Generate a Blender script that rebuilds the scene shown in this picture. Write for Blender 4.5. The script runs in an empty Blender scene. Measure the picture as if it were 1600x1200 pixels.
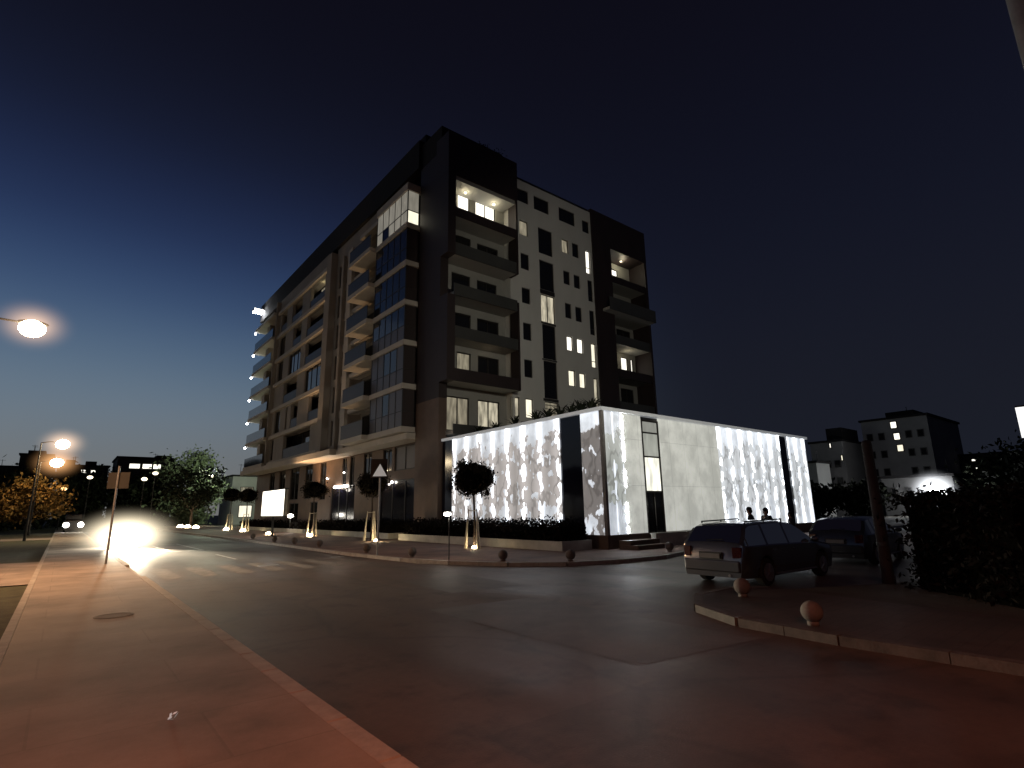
import bpy, math, random
from mathutils import Matrix, Vector
random.seed(7)
R = math.radians
sc = bpy.context.scene
COL = sc.collection

# ------------------------------------------------------------------ helpers
ORG = {}

def tag(o, label=None, cat=None, group=None, kind=None):
    if label: o['label'] = label
    if cat: o['category'] = cat
    if group: o['group'] = group
    if kind: o['kind'] = kind
    return o

def thing(name, label, cat, loc=(0, 0, 0), group=None):
    o = bpy.data.objects.new(name, None)
    COL.objects.link(o)
    o.location = loc
    o.empty_display_size = 0.3
    ORG[o.name] = Vector(loc)
    return tag(o, label, cat, group)

def copy_tree(o, parent=None):
    c = o.copy()
    COL.objects.link(c)
    c.parent = parent
    for ch in [x for x in bpy.data.objects if x.parent == o]:
        copy_tree(ch, c)
    return c

class MB:
    def __init__(s):
        s.v = []; s.f = []; s.m = []; s.uv = []
    def face(s, pts, m=0, uv=None):
        n = len(s.v)
        s.v += [tuple(p) for p in pts]
        s.f.append(tuple(range(n, n + len(pts))))
        s.m.append(m); s.uv.append(uv)
        return s
    def idx(s, verts, faces, m=0):
        n = len(s.v)
        s.v += [tuple(p) for p in verts]
        for f in faces:
            s.f.append(tuple(i + n for i in f)); s.m.append(m); s.uv.append(None)
        return s
    def box(s, x0, x1, y0, y1, z0, z1, m=0):
        v = [(x0,y0,z0),(x1,y0,z0),(x1,y1,z0),(x0,y1,z0),(x0,y0,z1),(x1,y0,z1),(x1,y1,z1),(x0,y1,z1)]
        return s.idx(v, [(0,3,2,1),(4,5,6,7),(0,1,5,4),(1,2,6,5),(2,3,7,6),(3,0,4,7)], m)
    def pbox(s, pl, pos, a0, a1, d0, d1, z0, z1, m=0):
        if pl == 'Y': return s.box(a0, a1, pos + d0, pos + d1, z0, z1, m)
        return s.box(pos + d0, pos + d1, a0, a1, z0, z1, m)
    def prism(s, poly, z0, z1, m=0):
        n = len(poly)
        v = [(x, y, z0) for x, y in poly] + [(x, y, z1) for x, y in poly]
        f = [tuple(range(n - 1, -1, -1)), tuple(range(n, 2 * n))]
        f += [(i, (i + 1) % n, n + (i + 1) % n, n + i) for i in range(n)]
        return s.idx(v, f, m)
    def tube(s, p0, p1, r0, r1=None, n=10, m=0):
        r1 = r0 if r1 is None else r1
        p0 = Vector(p0); p1 = Vector(p1)
        d = (p1 - p0).normalized()
        a = d.orthogonal().normalized(); b = d.cross(a)
        v = []
        for p, r in ((p0, r0), (p1, r1)):
            for i in range(n):
                t = 2 * math.pi * i / n
                v.append(p + (a * math.cos(t) + b * math.sin(t)) * r)
        f = [(i, (i + 1) % n, n + (i + 1) % n, n + i) for i in range(n)]
        f += [tuple(range(n - 1, -1, -1)), tuple(range(n, 2 * n))]
        return s.idx(v, f, m)
    def lathe(s, c, prof, n=16, m=0, axis='Z'):
        v = []
        for r, h in prof:
            for i in range(n):
                t = 2 * math.pi * i / n
                q = (r * math.cos(t), r * math.sin(t), h)
                if axis == 'Y': q = (q[0], q[2], q[1])
                if axis == 'X': q = (q[2], q[0], q[1])
                v.append((c[0] + q[0], c[1] + q[1], c[2] + q[2]))
        k = len(prof)
        f = [(j * n + i, j * n + (i + 1) % n, (j + 1) * n + (i + 1) % n, (j + 1) * n + i) for j in range(k - 1) for i in range(n)]
        f += [tuple(range(n - 1, -1, -1)), tuple(range((k - 1) * n, k * n))]
        return s.idx(v, f, m)
    def ball(s, c, rx, ry, rz, n=14, k=8, m=0, jit=0.0):
        v = []
        for j in range(k + 1):
            ph = -math.pi / 2 + math.pi * j / k
            for i in range(n):
                t = 2 * math.pi * i / n
                q = 1 + random.uniform(-jit, jit)
                v.append((c[0] + rx * q * math.cos(ph) * math.cos(t), c[1] + ry * q * math.cos(ph) * math.sin(t), c[2] + rz * q * math.sin(ph)))
        f = [(j * n + i, j * n + (i + 1) % n, (j + 1) * n + (i + 1) % n, (j + 1) * n + i) for j in range(k) for i in range(n)]
        return s.idx(v, f, m)
    def leaf(s, p, size, m=0):
        a = Vector((random.gauss(0, 1), random.gauss(0, 1), random.gauss(0, 1))).normalized()
        b = a.orthogonal().normalized(); c = a.cross(b)
        t = random.uniform(0, 6.28)
        u = b * math.cos(t) + c * math.sin(t); w = a.cross(u)
        p = Vector(p); L = size * random.uniform(.7, 1.3)
        return s.face([p - u * L, p + w * L * .45, p + u * L, p - w * L * .45], m)
    def build(s, name, mats, parent=None, smooth=False, origin=None, bevel=0):
        off = Vector((0, 0, 0))
        if parent is not None: off = ORG[parent.name]
        elif origin is not None: off = Vector(origin)
        me = bpy.data.meshes.new(name)
        me.from_pydata([tuple(Vector(p) - off) for p in s.v], [], s.f)
        if not isinstance(mats, (list, tuple)): mats = [mats]
        for mm in mats: me.materials.append(mm)
        me.polygons.foreach_set('material_index', s.m)
        if any(u is not None for u in s.uv):
            ul = me.uv_layers.new(name='UVMap')
            for p in me.polygons:
                u = s.uv[p.index]
                if u:
                    for k, li in enumerate(p.loop_indices): ul.data[li].uv = u[k]
        if smooth: me.polygons.foreach_set('use_smooth', [True] * len(me.polygons))
        me.update()
        o = bpy.data.objects.new(name, me)
        COL.objects.link(o)
        if parent is not None:
            o.parent = parent
        elif origin is not None:
            o.location = origin
        ORG[o.name] = off
        if bevel:
            b = o.modifiers.new('bevel', 'BEVEL'); b.width = bevel; b.segments = 2; b.limit_method = 'ANGLE'
        return o

def struct(name, mb, mat, **k):
    o = mb.build(name, mat, **k)
    o['kind'] = 'structure'
    return o

# ------------------------------------------------------------------ materials
MATS = {}
def _new(name):
    m = bpy.data.materials.new(name); m.use_nodes = True
    nt = m.node_tree
    return m, nt, nt.nodes['Principled BSDF'], nt.nodes, nt.links

def pmat(name, col, rough=.7, var=.25, scale=1.5, bump=0.0, bscale=30, metal=0, emit=None, es=0, coat=0, stretch=(1, 1, 1)):
    m, nt, p, N, L = _new(name)
    tc = N.new('ShaderNodeTexCoord'); mp = N.new('ShaderNodeMapping'); mp.inputs['Scale'].default_value = stretch
    L.new(tc.outputs['Object'], mp.inputs[0])
    nz = N.new('ShaderNodeTexNoise'); nz.inputs['Scale'].default_value = scale; nz.inputs['Detail'].default_value = 7; nz.inputs['Roughness'].default_value = .62
    L.new(mp.outputs[0], nz.inputs[0])
    mx = N.new('ShaderNodeMix'); mx.data_type = 'RGBA'
    mx.inputs[6].default_value = tuple(c * (1 - var) for c in col) + (1,)
    mx.inputs[7].default_value = tuple(min(1, c * (1 + var)) for c in col) + (1,)
    mr = N.new('ShaderNodeMapRange'); mr.inputs[1].default_value = .3; mr.inputs[2].default_value = .7
    L.new(nz.outputs[0], mr.inputs[0]); L.new(mr.outputs[0], mx.inputs[0]); L.new(mx.outputs[2], p.inputs['Base Color'])
    p.inputs['Roughness'].default_value = rough; p.inputs['Metallic'].default_value = metal
    if coat: p.inputs['Coat Weight'].default_value = coat; p.inputs['Coat Roughness'].default_value = .08
    if bump:
        n2 = N.new('ShaderNodeTexNoise'); n2.inputs['Scale'].default_value = bscale; n2.inputs['Detail'].default_value = 5
        L.new(mp.outputs[0], n2.inputs[0])
        b = N.new('ShaderNodeBump'); b.inputs['Strength'].default_value = bump; b.inputs['Distance'].default_value = .02
        L.new(n2.outputs[0], b.inputs['Height']); L.new(b.outputs[0], p.inputs['Normal'])
    if emit:
        p.inputs['Emission Color'].default_value = emit + (1,); p.inputs['Emission Strength'].default_value = es
    MATS[name] = m
    return m

def lit(name, col, s, lo=.45, scale=1.2, fold=True):
    """a lit window seen from outside: curtain folds and room clutter modulate the glow"""
    m, nt, p, N, L = _new(name)
    tc = N.new('ShaderNodeTexCoord'); mp = N.new('ShaderNodeMapping'); mp.inputs['Scale'].default_value = (scale * 3, scale * 3, scale * .7)
    L.new(tc.outputs['Object'], mp.inputs[0])
    nz = N.new('ShaderNodeTexNoise'); nz.inputs['Scale'].default_value = 1; nz.inputs['Detail'].default_value = 4
    L.new(mp.outputs[0], nz.inputs[0])
    mr = N.new('ShaderNodeMapRange'); mr.inputs[1].default_value = .35; mr.inputs[2].default_value = .62
    mr.inputs[3].default_value = s * lo; mr.inputs[4].default_value = s
    L.new(nz.outputs[0], mr.inputs[0])
    p.inputs['Base Color'].default_value = (.12, .11, .1, 1); p.inputs['Roughness'].default_value = .15
    p.inputs['Emission Color'].default_value = col + (1,)
    L.new(mr.outputs[0], p.inputs['Emission Strength'])
    return m

def emis(name, col, s):
    m, nt, p, N, L = _new(name)
    p.inputs['Base Color'].default_value = (.6, .6, .6, 1)
    p.inputs['Emission Color'].default_value = col + (1,); p.inputs['Emission Strength'].default_value = s
    return m

def glass(name, col, rough=.04, spec=.5, wob=.0):
    m, nt, p, N, L = _new(name)
    p.inputs['Base Color'].default_value = col + (1,); p.inputs['Roughness'].default_value = rough
    p.inputs['Specular IOR Level'].default_value = spec
    tc = N.new('ShaderNodeTexCoord'); n2 = N.new('ShaderNodeTexNoise'); n2.inputs['Scale'].default_value = .8
    L.new(tc.outputs['Object'], n2.inputs[0])
    b = N.new('ShaderNodeBump'); b.inputs['Strength'].default_value = .05 + wob; b.inputs['Distance'].default_value = .02
    L.new(n2.outputs[0], b.inputs['Height']); L.new(b.outputs[0], p.inputs['Normal'])
    return m

def asphalt():
    m, nt, p, N, L = _new('asphalt')
    tc = N.new('ShaderNodeTexCoord')
    big = N.new('ShaderNodeTexNoise'); big.inputs['Scale'].default_value = .16; big.inputs['Detail'].default_value = 5; big.inputs['Roughness'].default_value = .55
    mp = N.new('ShaderNodeMapping'); mp.inputs['Scale'].default_value = (1, .45, 1)
    L.new(tc.outputs['Object'], mp.inputs[0]); L.new(mp.outputs[0], big.inputs[0])
    vor = N.new('ShaderNodeTexVoronoi'); vor.inputs['Scale'].default_value = .17; vor.distance = 'CHEBYCHEV'
    L.new(mp.outputs[0], vor.inputs[0])
    fine = N.new('ShaderNodeTexNoise'); fine.inputs['Scale'].default_value = 9; fine.inputs['Detail'].default_value = 8; fine.inputs['Roughness'].default_value = .7
    L.new(tc.outputs['Object'], fine.inputs[0])
    sep = N.new('ShaderNodeSeparateColor'); L.new(vor.outputs['Color'], sep.inputs[0])
    a1 = N.new('ShaderNodeMath'); a1.operation = 'MULTIPLY_ADD'; a1.inputs[1].default_value = .35; L.new(sep.outputs[0], a1.inputs[0]); L.new(big.outputs[0], a1.inputs[2])
    a2 = N.new('ShaderNodeMath'); a2.operation = 'MULTIPLY_ADD'; a2.inputs[1].default_value = .5; L.new(fine.outputs[0], a2.inputs[0]); L.new(a1.outputs[0], a2.inputs[2])
    mr = N.new('ShaderNodeMapRange'); mr.inputs[1].default_value = .55; mr.inputs[2].default_value = 1.25; L.new(a2.outputs[0], mr.inputs[0])
    cr = N.new('ShaderNodeMix'); cr.data_type = 'RGBA'
    cr.inputs[6].default_value = (.050, .037, .032, 1); cr.inputs[7].default_value = (.145, .104, .086, 1)
    L.new(mr.outputs[0], cr.inputs[0])
    wn = N.new('ShaderNodeTexNoise'); wn.inputs['Scale'].default_value = .9; wn.inputs['Detail'].default_value = 6; L.new(tc.outputs['Object'], wn.inputs[0])
    wv = N.new('ShaderNodeMix'); wv.data_type = 'RGBA'; wv.inputs[0].default_value = .35; L.new(tc.outputs['Object'], wv.inputs[6]); L.new(wn.outputs['Color'], wv.inputs[7])
    vc = N.new('ShaderNodeTexVoronoi'); vc.feature = 'DISTANCE_TO_EDGE'; vc.inputs['Scale'].default_value = .30; L.new(wv.outputs[2], vc.inputs[0])
    ck = N.new('ShaderNodeMapRange'); ck.inputs[1].default_value = .004; ck.inputs[2].default_value = .016; ck.inputs[3].default_value = .35; ck.inputs[4].default_value = 1; L.new(vc.outputs['Distance'], ck.inputs[0])
    cm = N.new('ShaderNodeMix'); cm.data_type = 'RGBA'; cm.blend_type = 'MULTIPLY'; cm.inputs[0].default_value = .38
    L.new(cr.outputs[2], cm.inputs[6]); L.new(ck.outputs[0], cm.inputs[7]); st = N.new('ShaderNodeTexNoise'); st.inputs['Scale'].default_value = 1.1; st.inputs['Detail'].default_value = 7; st.inputs['Roughness'].default_value = .68; L.new(tc.outputs['Object'], st.inputs[0])
    sr = N.new('ShaderNodeMapRange'); sr.inputs[1].default_value = .52; sr.inputs[2].default_value = .66; sr.inputs[3].default_value = 1.0; sr.inputs[4].default_value = .55; L.new(st.outputs[0], sr.inputs[0])
    sx = N.new('ShaderNodeSeparateXYZ'); L.new(tc.outputs['Object'], sx.inputs[0])
    wx = N.new('ShaderNodeMath'); wx.operation = 'MULTIPLY_ADD'; wx.inputs[1].default_value = 3.6; wx.inputs[2].default_value = .4; L.new(sx.outputs[0], wx.inputs[0])
    sn = N.new('ShaderNodeMath'); sn.operation = 'SINE'; L.new(wx.outputs[0], sn.inputs[0])
    tw = N.new('ShaderNodeMapRange'); tw.inputs[1].default_value = .1; tw.inputs[2].default_value = 1; tw.inputs[3].default_value = 1; tw.inputs[4].default_value = .80; L.new(sn.outputs[0], tw.inputs[0])
    m1 = N.new('ShaderNodeMath'); m1.operation = 'MULTIPLY'; L.new(sr.outputs[0], m1.inputs[0]); L.new(tw.outputs[0], m1.inputs[1])
    cm2 = N.new('ShaderNodeMix'); cm2.data_type = 'RGBA'; cm2.blend_type = 'MULTIPLY'; cm2.inputs[0].default_value = 1
    L.new(cm.outputs[2], cm2.inputs[6]); L.new(m1.outputs[0], cm2.inputs[7]); L.new(cm2.outputs[2], p.inputs['Base Color'])
    rr = N.new('ShaderNodeMapRange'); rr.inputs[1].default_value = .35; rr.inputs[2].default_value = .65; rr.inputs[3].default_value = .42; rr.inputs[4].default_value = .72
    L.new(big.outputs[0], rr.inputs[0]); L.new(rr.outputs[0], p.inputs['Roughness'])
    b = N.new('ShaderNodeBump'); b.inputs['Strength'].default_value = .25; b.inputs['Distance'].default_value = .01
    f2 = N.new('ShaderNodeTexNoise'); f2.inputs['Scale'].default_value = 60; L.new(tc.outputs['Object'], f2.inputs[0])
    L.new(f2.outputs[0], b.inputs['Height']); L.new(b.outputs[0], p.inputs['Normal'])
    p.inputs['Specular IOR Level'].default_value = .32
    return m

def paving(name, c1, c2, bw, bh, joint=.75, rot=0):
    m, nt, p, N, L = _new(name)
    tc = N.new('ShaderNodeTexCoord'); mp = N.new('ShaderNodeMapping'); mp.inputs['Rotation'].default_value = (0, 0, rot)
    L.new(tc.outputs['Object'], mp.inputs[0])
    br = N.new('ShaderNodeTexBrick'); br.inputs['Scale'].default_value = 1
    br.inputs['Color1'].default_value = c1 + (1,); br.inputs['Color2'].default_value = c2 + (1,)
    br.inputs['Mortar'].default_value = tuple(c * joint for c in c1) + (1,)
    br.inputs['Mortar Size'].default_value = .012; br.inputs['Brick Width'].default_value = bw; br.inputs['Row Height'].default_value = bh
    L.new(mp.outputs[0], br.inputs[0])
    nz = N.new('ShaderNodeTexNoise'); nz.inputs['Scale'].default_value = .55; nz.inputs['Detail'].default_value = 8; nz.inputs['Roughness'].default_value = .65
    L.new(tc.outputs['Object'], nz.inputs[0])
    mr = N.new('ShaderNodeMapRange'); mr.inputs[1].default_value = .32; mr.inputs[2].default_value = .68; mr.inputs[3].default_value = .48; mr.inputs[4].default_value = 1.2
    L.new(nz.outputs[0], mr.inputs[0])
    mx = N.new('ShaderNodeMix'); mx.data_type = 'RGBA'; mx.blend_type = 'MULTIPLY'; mx.inputs[0].default_value = 1
    L.new(br.outputs[0], mx.inputs[6]); L.new(mr.outputs[0], mx.inputs[7]); L.new(mx.outputs[2], p.inputs['Base Color'])
    p.inputs['Roughness'].default_value = .75
    f2 = N.new('ShaderNodeTexNoise'); f2.inputs['Scale'].default_value = 45; L.new(tc.outputs['Object'], f2.inputs[0])
    b = N.new('ShaderNodeBump'); b.inputs['Strength'].default_value = .2; b.inputs['Distance'].default_value = .01
    L.new(f2.outputs[0], b.inputs['Height']); L.new(b.outputs[0], p.inputs['Normal'])
    return m

def panel_mat(name, pitch, off, bar_w, bars=1.0, glow=.5, dim=.22, cover=0.0, tint=(1, .93, .9), H=5.5):
    """self-lit facade panel: light tubes behind a screen printed with tree silhouettes. UV: metres along / metres up."""
    m, nt, p, N, L = _new(name)
    uv = N.new('ShaderNodeUVMap'); sp = N.new('ShaderNodeSeparateXYZ'); L.new(uv.outputs[0], sp.inputs[0])
    def math_(op, a, b=None, c=None):
        n = N.new('ShaderNodeMath'); n.operation = op
        for i, x in enumerate((a, b, c)):
            if x is None: continue
            if isinstance(x, (int, float)): n.inputs[i].default_value = x
            else: L.new(x, n.inputs[i])
        return n.outputs[0]
    u, v = sp.outputs[0], sp.outputs[1]
    t = math_('DIVIDE', math_('SUBTRACT', u, off), pitch)
    fr = math_('SUBTRACT', math_('FRACT', math_('ADD', t, .5)), .5)
    d = math_('MULTIPLY', math_('ABSOLUTE', fr), pitch)
    bar = math_('POWER', 2.718, math_('MULTIPLY', math_('POWER', math_('DIVIDE', d, bar_w), 2), -1.0))
    wno = N.new('ShaderNodeTexWhiteNoise'); wno.noise_dimensions = '1D'; L.new(math_('FLOOR', math_('ADD', t, .5)), wno.inputs['W'])
    bar = math_('MULTIPLY', bar, math_('ADD', .55, math_('MULTIPLY', wno.outputs['Value'], .75)))
    halo = math_('POWER', 2.718, math_('MULTIPLY', math_('POWER', math_('DIVIDE', d, bar_w * 3.2), 2), -1.0))
    vn = math_('DIVIDE', v, H)
    def noise(sx, sy, detail, rough, w=0):
        mp = N.new('ShaderNodeMapping'); mp.inputs['Scale'].default_value = (sx, sy, 1); mp.inputs['Location'].default_value = (w, w * .37, 0)
        L.new(uv.outputs[0], mp.inputs[0])
        n = N.new('ShaderNodeTexNoise'); n.inputs['Scale'].default_value = 1; n.inputs['Detail'].default_value = detail; n.inputs['Roughness'].default_value = rough
        L.new(mp.outputs[0], n.inputs[0])
        return n.outputs[0]
    n1 = noise(.6, .5, 2, .5, 3.1 + off)         # big crowns
    n2 = noise(1.9, 1.15, 5, .6, 7.7)             # branches
    n3 = noise(7.0, 4.0, 4, .7, 1.3)              # twigs and leaf edges
    # trunks / branches: vertical warped lines
    f = math_('ADD', math_('MULTIPLY', n1, .75), math_('ADD', math_('MULTIPLY', n2, .75), math_('MULTIPLY', n3, .22)))
    # clear at the top, dense in the middle, gaps near the foot
    cr = N.new('ShaderNodeValToRGB'); e = cr.color_ramp.elements
    e[0].position = 0; e[0].color = (.47,) * 3 + (1,)
    e[1].position = 1; e[1].color = (.0,) * 3 + (1,)
    for pos, val in ((.15, .48), (.30, .54), (.5, .60), (.65, .59), (.74, .54), (.83, .47), (.92, .36), (.97, .2)):
        q = e.new(pos); q.color = (val, val, val, 1)
    L.new(vn, cr.inputs[0])
    th = math_('ADD', cr.outputs[0], cover)
    s = math_('SUBTRACT', math_('MULTIPLY', th, 1.86), f)
    def crisp(x, w=.018):
        q = N.new('ShaderNodeMapRange'); q.inputs[1].default_value = -w; q.inputs[2].default_value = w; L.new(x, q.inputs[0]); return q.outputs[0]
    mk0 = crisp(s)                                       # 1 = printed silhouette
    n4 = noise(2.5, 1.55, 2, .5, 21.3)
    wide = math_('POWER', 2.718, math_('MULTIPLY', math_('POWER', math_('DIVIDE', d, bar_w * 1.9), 2), -1.0))
    hole = crisp(math_('SUBTRACT', math_('ADD', n4, math_('MULTIPLY', wide, .115 * min(1, bars + .35))), .615), .012)
    mk = math_('MULTIPLY', mk0, math_('SUBTRACT', 1.0, hole))
    # thin branch lines inside the print
    rdg = math_('ABSOLUTE', math_('SUBTRACT', noise(1.0, .5, 3, .5, 33.0), .5))
    br_ = N.new('ShaderNodeMapRange'); br_.inputs[1].default_value = .012; br_.inputs[2].default_value = .03; br_.inputs[3].default_value = .62; br_.inputs[4].default_value = 1.0
    L.new(rdg, br_.inputs[0])
    fol = N.new('ShaderNodeMapRange'); fol.inputs[1].default_value = .40; fol.inputs[2].default_value = .62; fol.inputs[3].default_value = 1.0; fol.inputs[4].default_value = .66
    L.new(n2, fol.inputs[0])
    topf = N.new('ShaderNodeMapRange'); topf.inputs[1].default_value = .55; topf.inputs[2].default_value = 1.0; topf.inputs[3].default_value = 1.0; topf.inputs[4].default_value = 1.15
    L.new(vn, topf.inputs[0])
    open_l = math_('MULTIPLY', topf.outputs[0], math_('ADD', math_('MULTIPLY', bar, 3.0 * bars), math_('MULTIPLY', fol.outputs[0], math_('ADD', math_('MULTIPLY', halo, .25 * bars), glow))))
    cov_l = math_('MULTIPLY', br_.outputs[0], math_('MULTIPLY', math_('ADD', dim, math_('MULTIPLY', halo, .22 * bars)), math_('ADD', .55, math_('MULTIPLY', n1, .9))))
    mx = N.new('ShaderNodeMix'); mx.data_type = 'FLOAT'
    L.new(mk, mx.inputs[0]); L.new(open_l, mx.inputs[2]); L.new(cov_l, mx.inputs[3])
    cx = N.new('ShaderNodeMix'); cx.data_type = 'RGBA'; cx.inputs[6].default_value = (.86, .92, 1, 1); cx.inputs[7].default_value = tint + (1,)
    L.new(mk, cx.inputs[0])
    L.new(cx.outputs[2], p.inputs['Emission Color']); L.new(mx.outputs[0], p.inputs['Emission Strength'])
    bc = N.new('ShaderNodeMix'); bc.data_type = 'RGBA'; bc.inputs[6].default_value = (.55, .56, .56, 1); bc.inputs[7].default_value = (.30, .29, .28, 1)
    L.new(mk, bc.inputs[0]); L.new(bc.outputs[2], p.inputs['Base Color'])
    p.inputs['Roughness'].default_value = .45
    return m

def blank_panel():
    m, nt, p, N, L = _new('printed_grey_panel')
    uv = N.new('ShaderNodeUVMap')
    mp = N.new('ShaderNodeMapping'); mp.inputs['Scale'].default_value = (.8, .6, 1); L.new(uv.outputs[0], mp.inputs[0])
    n = N.new('ShaderNodeTexNoise'); n.inputs['Scale'].default_value = 1; n.inputs['Detail'].default_value = 6; n.inputs['Roughness'].default_value = .62
    L.new(mp.outputs[0], n.inputs[0])
    mr = N.new('ShaderNodeMapRange'); mr.inputs[1].default_value = .4; mr.inputs[2].default_value = .6; L.new(n.outputs[0], mr.inputs[0])
    cx = N.new('ShaderNodeMix'); cx.data_type = 'RGBA'; cx.inputs[6].default_value = (.385, .39, .355, 1); cx.inputs[7].default_value = (.52, .525, .48, 1)
    L.new(mr.outputs[0], cx.inputs[0])
    # panel joints
    br = N.new('ShaderNodeTexBrick'); br.offset = 0; br.inputs['Scale'].default_value = 1; br.inputs['Brick Width'].default_value = 1.22; br.inputs['Row Height'].default_value = 2.12
    br.inputs['Mortar Size'].default_value = .012; br.inputs['Color1'].default_value = (1, 1, 1, 1); br.inputs['Color2'].default_value = (.96, .96, .96, 1); br.inputs['Mortar'].default_value = (.72, .72, .72, 1)
    L.new(uv.outputs[0], br.inputs[0])
    mm = N.new('ShaderNodeMix'); mm.data_type = 'RGBA'; mm.blend_type = 'MULTIPLY'; mm.inputs[0].default_value = 1
    L.new(cx.outputs[2], mm.inputs[6]); L.new(br.outputs[0], mm.inputs[7])
    L.new(mm.outputs[2], p.inputs['Base Color'])
    L.new(mm.outputs[2], p.inputs['Emission Color']); p.inputs['Emission Strength'].default_value = .95
    p.inputs['Roughness'].default_value = .4
    return m

def leafmat(name, c1, c2, emit=0):
    m, nt, p, N, L = _new(name)
    g = N.new('ShaderNodeNewGeometry')
    mx = N.new('ShaderNodeMix'); mx.data_type = 'RGBA'; mx.inputs[6].default_value = c1 + (1,); mx.inputs[7].default_value = c2 + (1,)
    L.new(g.outputs['Random Per Island'], mx.inputs[0]); L.new(mx.outputs[2], p.inputs['Base Color'])
    p.inputs['Roughness'].default_value = .75; p.inputs['Specular IOR Level'].default_value = .06
    return m

M = {}
M['asphalt'] = asphalt()
M['walk'] = paving('concrete_walk', (.30, .255, .22), (.27, .23, .20), 2.4, 1.2, .8)
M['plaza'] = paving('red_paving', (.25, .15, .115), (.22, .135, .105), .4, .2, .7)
M['plazad'] = paving('shaded_red_paving', (.075, .05, .041), (.066, .044, .037), .4, .2, .7)  # red paving darkened in colour to keep the right pavement in shade
M['kerbd'] = pmat('shaded_kerb_stone', (.075, .063, .056), .85, .35, 4, .2)  # same kerb stone, colour darkened for the unlit right corner
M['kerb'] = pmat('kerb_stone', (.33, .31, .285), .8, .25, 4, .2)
M['paint'] = pmat('worn_road_paint', (.135, .12, .11), .7, .6, 3)
M['paintl'] = pmat('road_paint', (.38, .37, .35), .7, .4, 3)
M['soil'] = pmat('ground_soil', (.055, .047, .035), .95, .4, .7, .4, 12)
M['grass'] = pmat('verge_grass', (.045, .05, .025), .95, .5, 3, .6, 25)
M['white'] = pmat('white_render', (.60, .59, .55), .85, .07, .5, .1, 40, stretch=(1, 1, .35))
M['backwall'] = pmat('balcony_wall_render', (.30, .295, .27), .85, .1, .8)
M['cream'] = pmat('cream_render', (.30, .27, .235), .85, .10, .6, .1, 40, stretch=(1, 1, .4))
M['slab'] = pmat('slab_edge', (.46, .42, .365), .8, .10, .8, .1, 40)
M['brown'] = pmat('brown_cladding', (.024, .014, .0135), .6, .25, 1.0, .1, 20, stretch=(1, 1, .3))
M['brown2'] = pmat('brown_stone_base', (.115, .075, .055), .6, .22, .9, .1, 20)
M['roof'] = pmat('roof_dark', (.006, .0045, .005), .9, .2, 1)
M['parapet'] = pmat('grey_balcony_panel', (.055, .055, .050), .4, .15, .7)
M['parapet2'] = pmat('grey_glass_railing', (.032, .028, .028), .5, .15, .7)
M['soffit'] = pmat('soffit', (.34, .33, .30), .8, .08, .8)
M['frame'] = pmat('dark_window_frame', (.022, .018, .016), .5, .2, 3)
M['wframe'] = pmat('white_window_frame', (.5, .5, .48), .5, .1, 3)
M['pane'] = glass('dark_pane', (.013, .013, .014), .05, .45)
M['paneb'] = glass('bay_pane', (.02, .022, .028), .08, .5)
M['bluegrey'] = glass('frosted_bay_pane', (.115, .11, .12), .35, .2)
M['navy'] = glass('navy_glass', (.006, .006, .014), .12, .4)
M['lit'] = lit('lit_window', (1, .93, .72), 1.25, .75)
M['litw'] = lit('lit_window_white', (1, .95, .82), 1.9, .8)
M['litd'] = lit('dim_window', (1, .88, .62), .30, .35)
M['litm'] = lit('half_lit_window', (1, .9, .66), .62, .3)
M['litbay'] = lit('dim_bay_pane', (.95, .88, .72), .24, .7)
M['metal'] = pmat('galvanised', (.33, .33, .33), .45, .2, 6, metal=.8)
M['dmetal'] = pmat('dark_metal', (.05, .05, .05), .5, .2, 6, metal=.5)
M['stone'] = pmat('bollard_concrete', (.14, .12, .11), .85, .25, 5, .3)
M['conc'] = pmat('grey_concrete', (.30, .29, .28), .8, .25, 2, .2)
M['wall'] = pmat('low_wall_render', (.45, .44, .40), .8, .18, 1.5, .2)
M['leaf'] = leafmat('globe_leaves', (.016, .013, .010), (.05, .042, .026))
M['leafg'] = leafmat('green_leaves', (.08, .10, .06), (.15, .175, .11))
M['leafo'] = leafmat('autumn_leaves', (.09, .06, .02), (.26, .17, .06))
M['leafd'] = leafmat('dark_leaves', (.008, .010, .007), (.03, .034, .02))
M['hedge'] = leafmat('hedge_leaves', (.004, .0035, .0035), (.014, .011, .009))
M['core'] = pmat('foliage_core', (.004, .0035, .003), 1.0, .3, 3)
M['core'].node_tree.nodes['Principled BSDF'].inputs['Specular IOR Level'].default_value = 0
M['bark'] = pmat('bark', (.07, .05, .038), .9, .3, 6, .4)
M['stake'] = pmat('pale_timber_stake', (.55, .5, .4), .8, .2, 5)
M['warm'] = emis('uplight_glow', (1, .82, .5), 40)
M['lamp'] = emis('sodium_lamp', (1, .80, .50), 60)
M['lampw'] = emis('white_lamp', (1, .93, .8), 30)
M['lampm'] = emis('far_lamp_white', (1, .86, .62), 3)
M['lampo'] = emis('far_lamp_orange', (1, .62, .25), 3)
M['lampf'] = emis('flush_lamp', (1, .9, .65), 1.2)
M['lampc'] = emis('cold_lamp', (.92, .96, 1), 60)
M['board'] = emis('lightbox_face', (1, .93, .78), 2.6)
M['signw'] = pmat('sign_white_glow', (.75, .75, .73), .35, .06, 3, emit=(.9, .92, .9), es=.22)  # slight emission in place of light thrown back by the white face
M['signg'] = pmat('sign_back_grey', (.03, .028, .025), .5, .15, 3)
M['red'] = pmat('sign_red', (.45, .03, .03), .4, .1, 3)

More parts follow.
